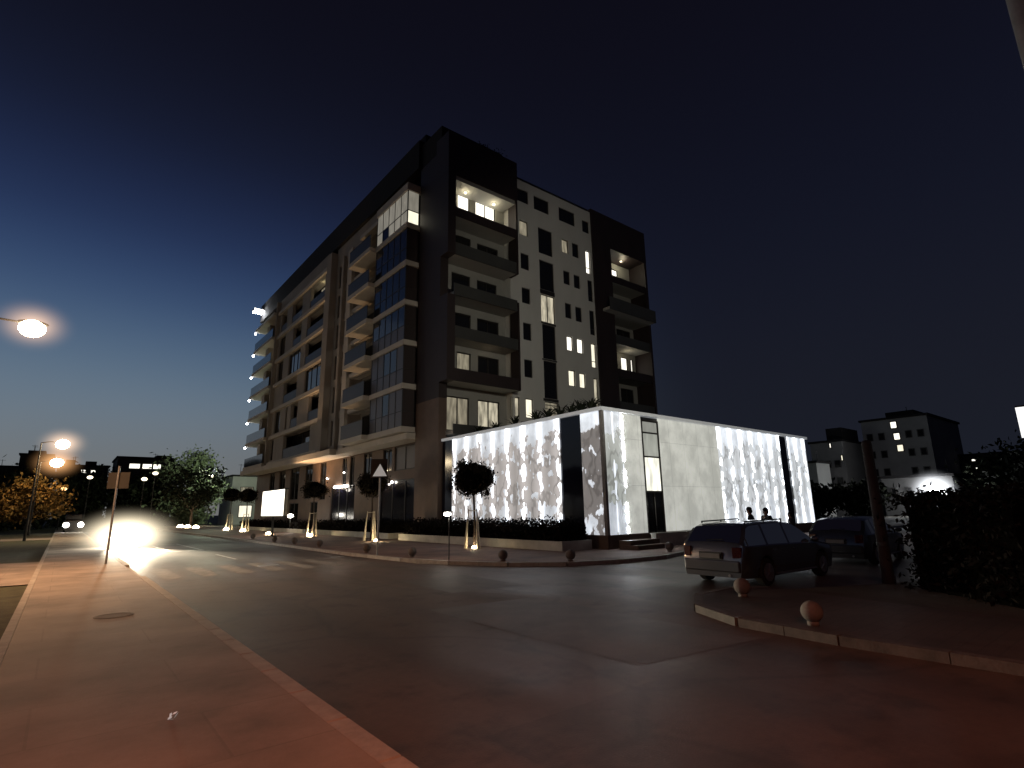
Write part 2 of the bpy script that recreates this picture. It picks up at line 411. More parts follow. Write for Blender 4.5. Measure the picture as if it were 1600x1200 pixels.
# ------------------------------------------------------------------ camera
cam = bpy.data.cameras.new('camera'); co = bpy.data.objects.new('camera', cam); COL.objects.link(co)
sc.camera = co
cam.sensor_width = 36; cam.lens = 850 / 1600 * 36; cam.clip_start = .05; cam.clip_end = 3000
mw = Matrix(((0.77931, -0.127504, -0.613522), (-0.626390, -0.185664, -0.757076), (-0.0173783, 0.974306, -0.2245584))).to_4x4()
mw.translation = (0, 0, 1.85)
co.matrix_world = mw

# ------------------------------------------------------------------ sky and light
w = bpy.data.worlds.new('World'); sc.world = w; w.use_nodes = True
nt = w.node_tree; N = nt.nodes; L = nt.links; bg = N['Background']
sky = N.new('ShaderNodeTexSky'); sky.sky_type = 'NISHITA'; sky.sun_disc = False
sky.sun_elevation = R(-3.2); sky.sun_rotation = R(-62); sky.ozone_density = 3.0
tc = N.new('ShaderNodeTexCoord'); nrm = N.new('ShaderNodeVectorMath'); nrm.operation = 'NORMALIZE'; L.new(tc.outputs['Generated'], nrm.inputs[0])
sp = N.new('ShaderNodeSeparateXYZ'); L.new(nrm.outputs[0], sp.inputs[0])
# dusk gradient: afterglow low in the west, near black overhead and in the east
def ramp(stops):
    n = N.new('ShaderNodeValToRGB'); L.new(sp.outputs[2], n.inputs[0]); e = n.color_ramp.elements
    e[0].position = stops[0][0]; e[0].color = stops[0][1] + (1,); e[1].position = stops[-1][0]; e[1].color = stops[-1][1] + (1,)
    for p_, c_ in stops[1:-1]:
        q = e.new(p_); q.color = c_ + (1,)
    n.color_ramp.interpolation = 'B_SPLINE'
    return n.outputs[0]
rw_ = ramp([(0, (.165, .165, .16)), (.07, (.165, .175, .18)), (.15, (.150, .195, .240)), (.23, (.098, .155, .230)), (.32, (.041, .079, .170)), (.42, (.0160, .029, .085)), (.54, (.0075, .0098, .024)), (.68, (.0042, .0044, .0095)), (.85, (.0035, .003, .006))])
re_ = ramp([(0, (.0110, .0132, .0205)), (.2, (.0098, .0112, .0185)), (.42, (.0062, .0076, .0165)), (.64, (.0042, .0043, .0095)), (.85, (.0035, .003, .006))])
dot = N.new('ShaderNodeVectorMath'); dot.operation = 'DOT_PRODUCT'; dot.inputs[1].default_value = (-.42, .90, 0); L.new(nrm.outputs[0], dot.inputs[0])
az = N.new('ShaderNodeMapRange'); az.interpolation_type = 'SMOOTHERSTEP'; az.inputs[1].default_value = .02; az.inputs[2].default_value = 1.05
L.new(dot.outputs['Value'], az.inputs[0])
mixc = N.new('ShaderNodeMix'); mixc.data_type = 'RGBA'; L.new(az.outputs[0], mixc.inputs[0]); L.new(re_, mixc.inputs[6]); L.new(rw_, mixc.inputs[7])
skyd = N.new('ShaderNodeMix'); skyd.data_type = 'RGBA'; skyd.blend_type = 'ADD'; skyd.inputs[0].default_value = .02
L.new(mixc.outputs[2], skyd.inputs[6]); L.new(sky.outputs[0], skyd.inputs[7])
L.new(skyd.outputs[2], bg.inputs[0]); bg.inputs[1].default_value = 1.0

def light(kind, name, loc, power, col, radius=.15, target=None, size=None, blend=.4, parent=None):
    ld = bpy.data.lights.new(name, kind); ld.energy = power; ld.color = col
    if kind in ('POINT', 'SPOT'): ld.shadow_soft_size = radius
    if kind == 'SPOT': ld.spot_size = size; ld.spot_blend = blend
    o = bpy.data.objects.new(name, ld); COL.objects.link(o)
    if parent is not None:
        o.parent = parent; o.location = Vector(loc) - ORG[parent.name]
    else: o.location = loc
    if target is not None:
        o.rotation_euler = (Vector(target) - Vector(loc)).to_track_quat('-Z', 'Y').to_euler()
    return o

sun = bpy.data.lights.new('afterglow', 'SUN'); sun.energy = .012; sun.angle = R(25); sun.color = (.75, .85, 1)
so = bpy.data.objects.new('afterglow', sun); COL.objects.link(so)
so.rotation_euler = Vector((.42, -.9, -.12)).to_track_quat('-Z', 'Y').to_euler()

# ------------------------------------------------------------------ ground, roads, pavements
g = MB(); g.face([(-1500, -1500, -.12), (1500, -1500, -.12), (1500, 1500, -.12), (-1500, 1500, -.12)])
struct('ground', g, M['soil'])
g = MB(); g.face([(1.9, -60, 0), (9.2, -60, 0), (9.2, 5.6, 0), (11.8, 6.5, 0), (18, 2, 0), (70, 0, 0), (70, 20, 0), (20, 14.5, 0), (10.2, 18, 0), (10.2, 140, 0), (1.9, 140, 0)])
struct('road', g, M['asphalt'])
M['asphalt2'] = pmat('asphalt_repair_sheen', (.082, .063, .055), .58, .4, 1.2, .25, 40)  # repair tone also stands in for a reflected patch on the road
g = MB(); g.face([(5.6, 4.6, .004), (7.9, 4.3, .004), (8.1, 9.4, .004), (5.7, 9.7, .004)]); struct('road_sheen_patch', g, M['asphalt2'])
g = MB(); g.face([(7.2, 11.2, .004), (9.2, 11.0, .004), (9.4, 14.0, .004), (7.4, 14.2, .004)]); struct('road_sheen_patch', g, M['asphalt2'])
# near pavement with kerb
g = MB(); g.box(-.35, 1.97, -60, 140, -.2, .12); struct('near_pavement', g, M['walk'])
g = MB()
y = -20.0
while y < 120:
    if not (19.5 < y < 25.0):
        g.box(1.97, 2.15, y, y + .985, -.2, .125)
    else:
        g.box(1.97, 2.15, y, y + .985, -.2, .035)
    y += 1.0
struct('near_kerb', g, M['kerb'], bevel=.012)
g = MB()
y = -20.0
while y < 120:
    g.box(-.47, -.352, y, y + .99, -.2, .135); y += 1.0
struct('pavement_edging', g, M['kerb'])
# grass verge at left with a crossing path
g = MB(); g.face([(-40, -60, .06), (-.47, -60, .06), (-.47, 20.5, .06), (-40, 20.5, .06)]); g.face([(-40, 30.5, .06), (-.47, 30.5, .06), (-.47, 150, .06), (-40, 150, .06)])
struct('grass_verge', g, M['grass'])
g = MB(); g.box(-40, -.47, 20.5, 30.5, -.1, .09); struct('path', g, M['walk'])
g = MB(); g.box(-40, -.47, 60, 66, -.1, .09); struct('far_path', g, M['walk'])
# far pavement (plaza)
far = [(10.35, 140), (10.25, 34), (10.1, 24), (10.35, 19.5), (10.9, 17.0), (11.9, 15.0), (13.2, 13.6), (15, 12.9), (17.3, 12.8), (19.6, 13.4), (26, 13.9), (45, 15.0), (70, 15.6), (70, 16.2), (18.25, 16.2), (18.25, 29.7), (18.9, 29.7), (18.9, 140)]
g = MB(); g.prism(far[::-1], -.2, .12); struct('plaza_pavement', g, M['plaza'])
g = MB()
edge = far[:13]
def kerb_along(mb, pts, w, z1, out=1):
    for a, b in zip(pts, pts[1:]):
        a = Vector((a[0], a[1], 0)); b = Vector((b[0], b[1], 0)); d = b - a; Ld = d.length; d.normalize(); nn = Vector((d.y, -d.x, 0)) * out
        k = max(1, round(Ld / 1.0)); st = Ld / k
        for i in range(k):
            p = a + d * (i * st + .006); q = a + d * ((i + 1) * st - .006)
            mb.prism([tuple((p)[:2]), tuple((q)[:2]), tuple((q + nn * w)[:2]), tuple((p + nn * w)[:2])], -.2, z1)
kerb_along(g, edge, .17, .128, out=1)
struct('far_kerb', g, M['kerb'])
# right pavement corner
rp = [(8.35, -60), (8.45, 1.0), (8.45, 3.4), (8.6, 4.9), (9.2, 6.0), (10.2, 6.65), (11.5, 6.7), (12.05, 6.2), (11.7, 4.2), (11.35, 2.0), (11.3, -60)]
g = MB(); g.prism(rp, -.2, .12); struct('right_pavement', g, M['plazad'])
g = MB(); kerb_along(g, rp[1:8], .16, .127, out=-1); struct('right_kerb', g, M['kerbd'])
g = MB(); g.prism([(11.3, -60), (11.35, 2.0), (11.72, 4.2), (12.05, 6.0), (18, 3.2), (30, -2), (60, -10), (60, -60)], -.2, .09); struct('planted_strip', g, M['soil'])

# painted markings
g = MB()
for i in range(7):
    x0 = 2.6 + i * 1.02
    g.face([(x0, 19.6, .004), (x0 + .5, 19.6, .004), (x0 + .5, 23.4, .004), (x0, 23.4, .004)])
struct('zebra_crossing', g, M['paint'])
g = MB()
def line(mb, x0, x1, y0, y1): mb.face([(x0, y0, .004), (x1, y0, .004), (x1, y1, .004), (x0, y1, .004)])
line(g, 4.6, 6.2, 34.0, 34.3); line(g, 4.6, 6.2, 43, 43.3); line(g, 6.08, 6.2, 34.3, 43); line(g, 4.6, 4.72, 34.3, 43); line(g, 5.9, 6.02, 26, 30)
struct('road_marking', g, M['paintl'])

BLKIRON = pmat('cast_iron', (.13, .11, .095), .8, .3, 8)
def disc(name, x, y, z, r, mat, label, cat):
    g = MB(); g.lathe((x, y, z), [(r, -.02), (r, .004), (r * .86, .006), (r * .84, .002), (.02, .003)], 24)
    return tag(g.build(name, mat, origin=(x, y, z)), label, cat)
disc('manhole_cover', 6.12, 21.9, 0.004, .36, M['metal'], 'round manhole cover in the road catching the headlight glare past the zebra crossing', 'manhole cover')
disc('manhole_cover', .95, 12.6, .122, .3, BLKIRON, 'dark round manhole cover set in the near pavement', 'manhole cover')
g = MB()
c = Vector((.98, 6.0, .123))
for i in range(6):
    p = c + Vector((random.uniform(-.03, .03), random.uniform(-.03, .03), .008 * i))
    g.leaf(p, .03)
tag(g.build('litter_scrap', M['signw'], origin=c), 'small white scrap of litter lying on the near pavement', 'litter')

# ------------------------------------------------------------------ walls with openings
def wall_holes(mb, pl, pos, a0, a1, z0, z1, holes, reveal=.22, m=0, uvs=False):
    aa = sorted({a0, a1} | {min(max(h[i], a0), a1) for h in holes for i in (0, 1)})
    zz = sorted({z0, z1} | {min(max(h[i], z0), z1) for h in holes for i in (2, 3)})
    def P(a, d, z): return (a, pos + d, z) if pl == 'Y' else (pos + d, a, z)
    for i in range(len(aa) - 1):
        for j in range(len(zz) - 1):
            ca = (aa[i] + aa[i + 1]) / 2; cz = (zz[j] + zz[j + 1]) / 2
            if any(h[0] < ca < h[1] and h[2] < cz < h[3] for h in holes): continue
            q = [P(aa[i], 0, zz[j]), P(aa[i + 1], 0, zz[j]), P(aa[i + 1], 0, zz[j + 1]), P(aa[i], 0, zz[j + 1])]
            mb.face(q if pl == 'Y' else q[::-1], m)
    for h in holes:
        b0, b1, c0, c1 = h[:4]
        for (p, q) in (((b0, c0), (b1, c0)), ((b1, c0), (b1, c1)), ((b1, c1), (b0, c1)), ((b0, c1), (b0, c0))):
            f = [P(p[0], 0, p[1]), P(q[0], 0, q[1]), P(q[0], reveal, q[1]), P(p[0], reveal, p[1])]
            mb.face(f[::-1], m)

def window(parent, pl, pos, a0, a1, z0, z1, pane, frame=None, d=.12, fw=.06, mull=0, trans=None, name='window', label=None):
    """frame with its pane as a sub-part; pos = wall plane, d = depth behind it"""
    f = MB()
    f.pbox(pl, pos, a0, a0 + fw, d - .05, d + .03, z0, z1); f.pbox(pl, pos, a1 - fw, a1, d - .05, d + .03, z0, z1)
    f.pbox(pl, pos, a0 + fw, a1 - fw, d - .05, d + .03, z0, z0 + fw); f.pbox(pl, pos, a0 + fw, a1 - fw, d - .05, d + .03, z1 - fw, z1)
    for k in range(mull):
        a = a0 + (a1 - a0) * (k + 1) / (mull + 1)
        f.pbox(pl, pos, a - fw * .45, a + fw * .45, d - .045, d + .025, z0 + fw, z1 - fw)
    if trans:
        for t in trans: f.pbox(pl, pos, a0 + fw, a1 - fw, d - .042, d + .022, t - fw * .4, t + fw * .4)
    fo = f.build(name, frame or M['frame'], parent)
    if label: fo['label'] = label
    p = MB(); q = .012
    if pl == 'Y': p.face([(a0 + q, pos + d, z0 + q), (a1 - q, pos + d, z0 + q), (a1 - q, pos + d, z1 - q), (a0 + q, pos + d, z1 - q)])
    else: p.face([(pos + d, a1 - q, z0 + q), (pos + d, a0 + q, z0 + q), (pos + d, a0 + q, z1 - q), (pos + d, a1 - q, z1 - q)])
    p.build('pane', pane, fo)
    return fo

# ------------------------------------------------------------------ apartment building
T = thing('apartment_building', 'tall eight storey apartment block with brown corner, white gable and cream street front', 'apartment block', (18, 29.7, .1))
XS, YR = 18.0, 29.7
# --- right (gable) white wall
wins = []      # (a0,a1,z0,z1,pane,mull)
P = M['pane']
for a0, a1, z0, z1, pn in [
    (25.10, 25.98, 22.86, 24.15, M['litd']), (25.15, 26.0, 19.98, 21.31, P), (25.2, 26.03, 17.18, 18.45, P), (25.25, 26.06, 14.25, 15.62, P), (25.28, 26.08, 11.36, 12.72, P),
    (24.0, 24.75, 8.3, 9.75, M['litm']), (25.34, 26.04, 8.3, 9.76, M['lit']),
    (24.95, 26.1, 25.75, 26.9, P), (26.69, 28.34, 25.62, 26.85, P), (29.5, 31.4, 25.57, 26.85, P), (32.3, 33.15, 25.45, 26.6, P),
    (29.70, 30.47, 22.72, 23.96, M['litd']), (30.92, 31.69, 22.68, 23.96, P), (29.74, 30.49, 19.9, 21.1, P), (30.95, 31.7, 19.85, 21.05, P),
    (29.78, 30.5, 16.95, 18.25, P), (30.97, 31.72, 16.9, 18.2, P), (29.83, 30.5, 14.2, 15.42, M['litw']), (31.0, 31.7, 14.18, 15.43, M['litw']),
    (29.88, 30.6, 11.28, 12.6, M['lit']), (31.1, 31.78, 11.28, 12.52, M['lit']),
    (32.55, 33.1, 21.6, 23.75, M['litw']), (32.62, 33.22, 19.05, 21.0, P), (32.65, 33.25, 16.05, 18.25, P), (32.65, 33.22, 13.2, 15.3, M['lit']), (32.75, 33.25, 9.9, 12.3, M['litm'])]:
    wins.append((a0, a1, z0, z1, pn))
stair = [(27.07, 28.6, 21.88, 24.13, P), (27.1, 28.65, 18.80, 21.29, P), (27.15, 28.62, 16.08, 18.40, M['litm']), (27.2, 28.6, 13.1, 15.9, P), (27.22, 28.6, 10.0, 12.95, P), (27.25, 28.6, 8.0, 9.75, M['litd'])]
mb = MB(); wall_holes(mb, 'Y', YR, 24.1, 33.4, 6.2, 27.65, [x[:4] for x in wins + stair])
mb.build('gable_wall', M['white'], T)
for a0, a1, z0, z1, pn in wins:
    window(T, 'Y', YR, a0, a1, z0, z1, pn, trans=[z0 + .55] if z1 - z0 > 1.9 else None)
for a0, a1, z0, z1, pn in stair:
    window(T, 'Y', YR, a0, a1, z0, z1, pn, mull=0 if z0 != 16.08 else 1, name='stair_window', trans=[z0 + .3 * i for i in range(1, 6)] if z0 == 8.0 else None)
# spandrels between stair lights
mb = MB()
for z0, z1 in ((18.42, 18.78), (15.92, 16.06), (12.97, 13.08), (9.77, 9.98)):
    mb = MB(); mb.box(27.08, 28.66, YR - .012, YR + .1, z0, z1); mb.build('stair_spandrel', M['frame'], T)
# back wall of the left balconies
LB = 30.4
lw = []
doorsL = {  # floor soffit : (door list)
    24.93: [(19.75, 20.85, 22.1, 24.75, M['litw'], 0), (21.35, 23.25, 22.1, 24.75, M['litw'], 1)],
    21.75: [(19.5, 20.95, 19.1, 21.35, P, 0), (21.52, 23.45, 19.1, 21.25, P, 1)],
    18.85: [(19.3, 20.9, 16.1, 18.35, P, 0), (21.5, 23.3, 16.1, 18.3, P, 1)],
    15.9: [(19.6, 20.95, 13.2, 15.4, P, 0), (21.5, 23.45, 13.2, 15.35, P, 1)],
    12.95: [(19.77, 20.95, 10.3, 12.55, M['litd'], 0), (21.55, 23.44, 10.3, 12.55, P, 1)],
    10.0: [(18.95, 20.8, 7.0, 9.35, M['litd'], 1), (21.52, 23.43, 7.0, 9.35, M['litm'], 1)]}
hs = [d[:4] for v in doorsL.values() for d in v]
mb = MB(); wall_holes(mb, 'Y', LB, 18.0, 24.1, 6.2, 25.0, hs, .15)
mb.build('balcony_back_wall', M['backwall'], T)
for v in doorsL.values():
    for a0, a1, z0, z1, pn, mu in v:
        window(T, 'Y', LB, a0, a1, z0, z1, pn, mull=mu, d=.1, fw=.08, name='balcony_door')
# right wall inside loggias (return of the gable)
mb = MB(); mb.box(24.1, 24.3, YR + .003, LB + .2, 6.2, 27.6); mb.build('gable_return', M['white'], T)
# left balcony boxes : two brown framed boxes
F0, F1 = 28.75, 30.39
def slab_box(zs, name='balcony'):
    pass
b = MB()   # box A frame
b.box(17.95, 18.57, F0, F1, 18.85, 25.2); b.box(23.98, 24.14, F0, YR - .003, 18.85, 25.2); b.box(17.94, 24.16, F0 - .01, F1, 24.93, 28.2)
b.build('balcony_frame', M['brown'], T)
b = MB(); b.box(17.96, 18.57, F0 + .02, F1, 10.0, 15.9); b.build('balcony_jamb', M['brown'], T)
b = MB(); b.box(24.0, 24.14, F0 + .02, YR - .003, 10.0, 16.6); b.build('balcony_jamb', M['brown'], T)
for zs, ptop, lo in ((21.75, 22.45, 'brown'), (18.85, 19.75, 'parapet'), (15.9, 16.75, 'parapet'), (12.95, 13.75, 'parapet'), (10.0, 10.85, 'brown'), (6.55, 7.2, 'parapet')):
    x0 = 18.57 if zs not in (15.9, 6.55) else 18.5
    s = MB(); s.box(x0, 23.97, F0 + .1, F1, zs + .02, zs + .26)
    so_ = s.build('balcony_slab', M['soffit'], T)
    r = MB(); r.box(x0, 23.97, F0 + .03, F0 + .095, zs, ptop)
    r.build('railing', M[lo], so_)
mb = MB(); mb.box(18.57, 23.97, F0 + .1, F1, 24.6, 24.92); mb.build('loggia_ceiling', M['soffit'], T)
for x, y, z, pw in ((20.0, 29.7, 24.4, 22), (22.6, 29.7, 24.4, 26)):
    g = MB(); g.lathe((x, y, z + .12), [(.1, .06), (.12, 0), (.09, -.06), (.02, -.08)], 12)
    g.build('ceiling_lamp', M['lampf'], T)
    light('POINT', 'loggia_light', (x, y, z - .1), pw * .8, (1, .87, .58), .1)
light('POINT', 'balcony_light', (22.0, 29.6, 12.2), 2.0, (1, .8, .55), .08)
# garden chair silhouettes / AC boxes on balconies
for x, z in ((22.9, 13.25), (20.2, 10.3)):
    g = MB(); g.box(x, x + .75, LB - .36, LB - .06, z, z + .55); g.lathe((x + .37, LB - .37, z + .28), [(.22, -.01), (.22, .01), (.02, .02)], 14, axis='Y')
    g.build('air_conditioner', M['wframe'], T, bevel=.02)
# --- right block on gable : brown jamb and loggia stack
RF, RB = 29.7, 31.5
b = MB(); b.box(33.4, 35.8, RF - .1, RB, 6.2, 27.9); b.box(40.68, 40.95, RF - .1, RB, 6.2, 24.9); b.box(33.38, 40.97, RF - .11, RB, 24.8, 28.0)
b.build('balcony_frame', M['brown'], T)
doorsR = {24.8: [(37.3, 38.9, 22.1, 24.2, M['litw'], 1)], 21.8: [(37.6, 39.6, 19.1, 21.3, P, 1)], 18.75: [(36.6, 37.6, 16.2, 18.2, P, 0), (38.2, 40.2, 16.2, 18.2, P, 1)],
          15.9: [(38.6, 39.5, 13.3, 15.5, M['litw'], 0), (40.0, 40.3, 13.3, 15.5, M['litw'], 0)], 12.9: [(38.3, 40.1, 10.2, 12.5, P, 1)], 9.9: [(38.3, 40.1, 7.2, 9.5, P, 1)]}
mb = MB(); wall_holes(mb, 'Y', RB, 35.8, 40.9, 6.2, 25.0, [d[:4] for v in doorsR.values() for d in v], .12)
mb.build('balcony_back_wall', M['backwall'], T)
for v in doorsR.values():
    for a0, a1, z0, z1, pn, mu in v: window(T, 'Y', RB, a0, a1, z0, z1, pn, mull=mu, d=.08, fw=.07, name='balcony_door')
for zs, ptop, lo in ((21.65, 22.3, 'brown'), (18.45, 19.6, 'parapet'), (15.85, 16.7, 'parapet'), (12.85, 13.6, 'brown'), (9.9, 10.7, 'parapet')):
    prot = -.9 if zs == 18.45 else 0
    s = MB(); s.box(35.81 if prot == 0 else 34.3, 40.67, RF + prot + .03, RB - .01, zs + .02, zs + .25); so_ = s.build('balcony_slab', M['soffit'], T)
    r = MB(); r.box(35.81 if prot == 0 else 34.3, 40.67, RF + prot - .03, RF + prot + .025, zs, ptop); r.build('railing', M[lo], so_)
g = MB(); g.lathe((38.4, 30.6, 24.7), [(.1, .06), (.12, 0), (.09, -.06), (.02, -.08)], 12); g.build('ceiling_lamp', M['lampf'], T)
light('POINT', 'loggia_light', (38.6, 30.5, 24.45), 34, (1, .90, .62), .1)
light('POINT', 'loggia_light', (38.6, 30.6, 15.4), 7, (1, .86, .58), .1)
# --- roof and attic, body behind
mb = MB(); mb.box(18.6, 40.6, 33.2, 75.5, 27.0, 30.9); mb.box(17.7, 18.59, 32.6, 76.2, 27.2, 29.6); mb.box(17.95, 23.5, 29.72, 33.19, 27.2, 29.2)
mb.build('roof', M['roof'], T)
mb = MB(); mb.box(24.12, 40.8, 29.78, 33.18, 27.4, 27.62); mb.build('roof_coping', M['slab'], T)
mb = MB(); mb.box(19.4, 40.5, 31.8, 74.5, 0.2, 26.9); mb.build('core', M['brown2'], T)
# roof terrace plants
for x, y, z, r in ((22.6, 29.3, 28.45, .45), (23.6, 29.4, 27.9, .5), (21.4, 29.4, 28.6, .4)):
    p = MB()
    for k in range(160):
        a = Vector((random.gauss(0, .45), random.gauss(0, .35), random.gauss(0, .4))) * r * 1.4
        p.leaf((x + a.x, y + a.y, z + a.z), .09)
    p.build('terrace_shrub', M['leafd'], T)
# --- fin at the corner
mb = MB(); mb.box(17.97, 18.6, 29.72, 32.7, 9.0, 27.2); mb.build('corner_fin', M['brown'], T)
mb = MB(); mb.box(17.975, 18.6, 29.725, 32.695, .1, 8.996); mb.build('corner_fin_lit', M['brown2'], T)  # lower fin in lighter brown, street light put into its colour
# --- street front: upper floors
ZT = [7.42, 10.41, 13.54, 16.52, 19.55, 22.55, 25.59]
mb = MB()
holes = []
slots = []
for k in range(6):
    z0 = ZT[k] + .25; z1 = ZT[k + 1] - .42
    slots += [(45.9, 46.75, z0, z1), (47.3, 48.5, z0, z1)]
wall_holes(mb, 'X', 18.0, 38.3, 49.2, 7.0, 27.2, [s_ for s_ in slots] + [(38.6, 44.7, ZT[k] + .05, ZT[k + 1] - .4) for k in range(6)], .3)
mb.build('street_wall', M['cream'], T)
for s_ in slots: window(T, 'X', 18.0, *s_, M['pane'], d=.15, fw=.07, name='slot_window')
# balcony recess (dark doors behind)
mb = MB(); mb.box(19.2, 19.35, 38.2, 45.2, 7.0, 27.0); mb.box(18.05, 19.19, 38.2, 38.55, 7.0, 27.0); mb.box(18.05, 19.19, 44.75, 45.2, 7.0, 27.0); mb.build('recess_wall', M['cream'], T)
for k in range(6):
    window(T, 'X', 19.2, 39.4, 44.2, ZT[k] + .1, ZT[k + 1] - .55, M['pane'], d=-.05, fw=.08, mull=2, name='balcony_door')
# white pier beside balcony
mb = MB(); mb.box(17.7, 18.003, 44.72, 45.7, 7.1, 25.6); mb.build('pier', M['slab'], T)
# balcony slabs + railings on street side
for k in range(7):
    t = ZT[k]
    s = MB(); s.box(16.45 if k < 6 else 17.4, 18.9, 38.1, 42.4, t - .35, t); s.box(17.9, 18.9, 42.401, 44.7, t - .34, t - .001)
    so_ = s.build('balcony_slab', M['slab'], T)
    if k < 6:
        r = MB(); r.box(16.52, 16.57, 38.2, 42.3, t + .03, t + 1.1); r.box(16.58, 18.0, 42.25, 42.3, t + .03, t + 1.1)
        r.build('railing', M['parapet2'], so_)
        rl = MB(); rl.box(16.50, 16.59, 38.18, 42.32, t + 1.103, t + 1.15); rl.build('handrail', M['dmetal'], so_)
# glass bay
YB0, YB1, XB = 32.95, 38.05, 17.06
for k in range(7):
    t = ZT[k]
    s = MB(); s.box(16.95, 18.4, YB0 - .12, YB1 + .05, t - .35, t + (.02 if k < 6 else .25))
    s.build('slab_band', M['slab'], T)
for k in range(6):
    z0 = ZT[k] + .025; z1 = ZT[k + 1] - .36
    npan = 5
    wdt = (YB1 - YB0) / npan
    mid = z0 + 1.05
    f = MB()
    for i in range(npan + 1):
        yy = YB0 + i * wdt
        f.box(XB - .03, XB + .04, yy - .03, yy + .03, z0, z1)
    f.box(XB - .025, XB + .035, YB0, YB1, mid - .03, mid + .03)
    f.box(XB, 17.98, YB0 - .03, YB0 + .02, mid - .03, mid + .03)
    fo = f.build('bay_frame', M['frame'], T)
    for i in range(npan):
        for (za, zb, low) in ((z0, mid - .03, 1), (mid + .03, z1, 0)):
            if k == 5: pn = M['litbay'] if not (i == 3 and low) else M['paneb']
            elif low: pn = M['bluegrey'] if k < 3 else M['paneb']
            else:
                pn = M['bluegrey'] if (k < 2 and i not in ((1, 2) if k == 1 else (2,))) else M['paneb']
            p = MB(); y0 = YB0 + i * wdt + .032; y1 = y0 + wdt - .064
            p.face([(XB, y1, za), (XB, y0, za), (XB, y0, zb), (XB, y1, zb)]); p.build('pane', pn, fo)
    for (za, zb, low) in ((z0, mid - .03, 1), (mid + .03, z1, 0)):
        p = MB(); p.face([(XB + .05, YB0, za), (17.95, YB0, za), (17.95, YB0, zb), (XB + .05, YB0, zb)])
        p.build('pane', (M['lit'] if low else M['litbay']) if k == 5 else M['brown'], fo)
    bk = MB(); bk.box(XB + .3, 18.3, YB0 + .1, YB1 - .1, z0, z1)
    bk.build('bay_interior', M['frame'], fo)
# tan column
mb = MB(); mb.box(17.4, 18.0, 47.0 + 2.2, 50.4, 6.9, 26.8); mb.box(17.72, 18.003, 46.78, 47.26, 7.0, 25.6); mb.build('street_column', M['cream'], T)
# left section : gridded loggias
XL = 17.62
bands = MB()
for k in range(7):
    t = ZT[k]
    bands.box(17.38, 18.6, 50.4, 66.4, t - .30, t + .08)
bands.build('floor_band', M['slab'], T)
openL = {0: [(52.9, 61.3, 'wide'), (64.9, 65.9, 'slot')], 1: [(51.0, 53.9, 'log'), (57.2, 59.4, 'log'), (60.6, 61.2, 'slot'), (63.2, 65.2, 'slot')],
         2: [(51.0, 55.6, 'pan'), (58.0, 62.6, 'log')], 3: [(51.2, 56.0, 'log'), (57.5, 61.5, 'pan'), (63.6, 65.6, 'slot')],
         4: [(51.2, 56.0, 'log'), (57.8, 60.6, 'log'), (63.4, 65.6, 'slot')], 5: [(51.2, 55.5, 'lit'), (58.0, 61.5, 'log'), (63.4, 65.6, 'log')]}
mb = MB(); hl = []
for k, v in openL.items():
    for (y0, y1, kind) in v: hl.append((y0, y1, ZT[k] + (.12 if kind != 'slot' else .3), ZT[k + 1] - .34))
wall_holes(mb, 'X', XL, 50.4, 66.3, 6.9, 27.2, hl, .35)
mb.build('street_wall', M['cream'], T)
for k, v in openL.items():
    for (y0, y1, kind) in v:
        z0 = ZT[k] + (.12 if kind != 'slot' else .3); z1 = ZT[k + 1] - .34
        if kind == 'slot': window(T, 'X', XL, y0, y1, z0, z1, M['pane'], d=.2, fw=.07, name='slot_window')
        elif kind == 'pan': window(T, 'X', XL, y0, y1, z0, z1, M['paneb'], d=.2, fw=.08, mull=2, name='loggia_window')
        else:
            window(T, 'X', XL + 1.0, y0 - .3, y1 + .3, z0 - .1, z1 + .2, M['pane'] if kind != 'lit' else M['litd'], d=.2, fw=.08, mull=2, name='loggia_window')
            r = MB(); r.box(XL + .05, XL + .1, y0 + .003, y1 - .003, z0, z0 + 1.05); r.build('railing', M['parapet2'], T)
light('POINT', 'loggia_light', (18.2, 53.2, 25.0), 3.5, (1, .85, .45), .08)
# far end : rounded stack of glazed balconies with lights
for k in range(7):
    t = ZT[k]
    s = MB(); s.box(16.9, 19.0, 66.45, 74.8, t - .3, t + .06); s.build('slab_band', M['slab'], T)
    if k < 6:
        r = MB(); r.box(16.98, 17.03, 66.6, 74.7, t + .07, t + 1.15); r.build('railing', M['paneb'], T)
        window(T, 'X', 18.4, 66.8, 74.5, t + .07, ZT[k + 1] - .31, M['pane'] if k != 4 else M['litd'], d=0, fw=.1, mull=3, name='balcony_door')
mb = MB(); mb.box(18.5, 19.4, 66.4, 74.6, 7.0, 27.0); mb.box(17.2, 18.5, 66.31, 66.6, 7.0, 27.0); mb.box(17.6, 18.5, 70.4, 71.6, 7.0, 25.5); mb.build('end_wall', M['cream'], T)
for k in range(1, 7):
    z = ZT[k] - .42
    g = MB(); g.ball((16.95, 74.95, z), .12, .12, .1, 10, 6); g.build('slab_lamp', M['lampc'], T)
mb = MB(); mb.box(16.4, 19.2, 74.4, 75.4, 28.3, 28.6); mb.build('eaves_corner', M['slab'], T)
g = MB(); g.box(16.45, 17.6, 74.2, 75.3, 28.15, 28.28); g.build('eaves_lamp', M['lampc'], T)
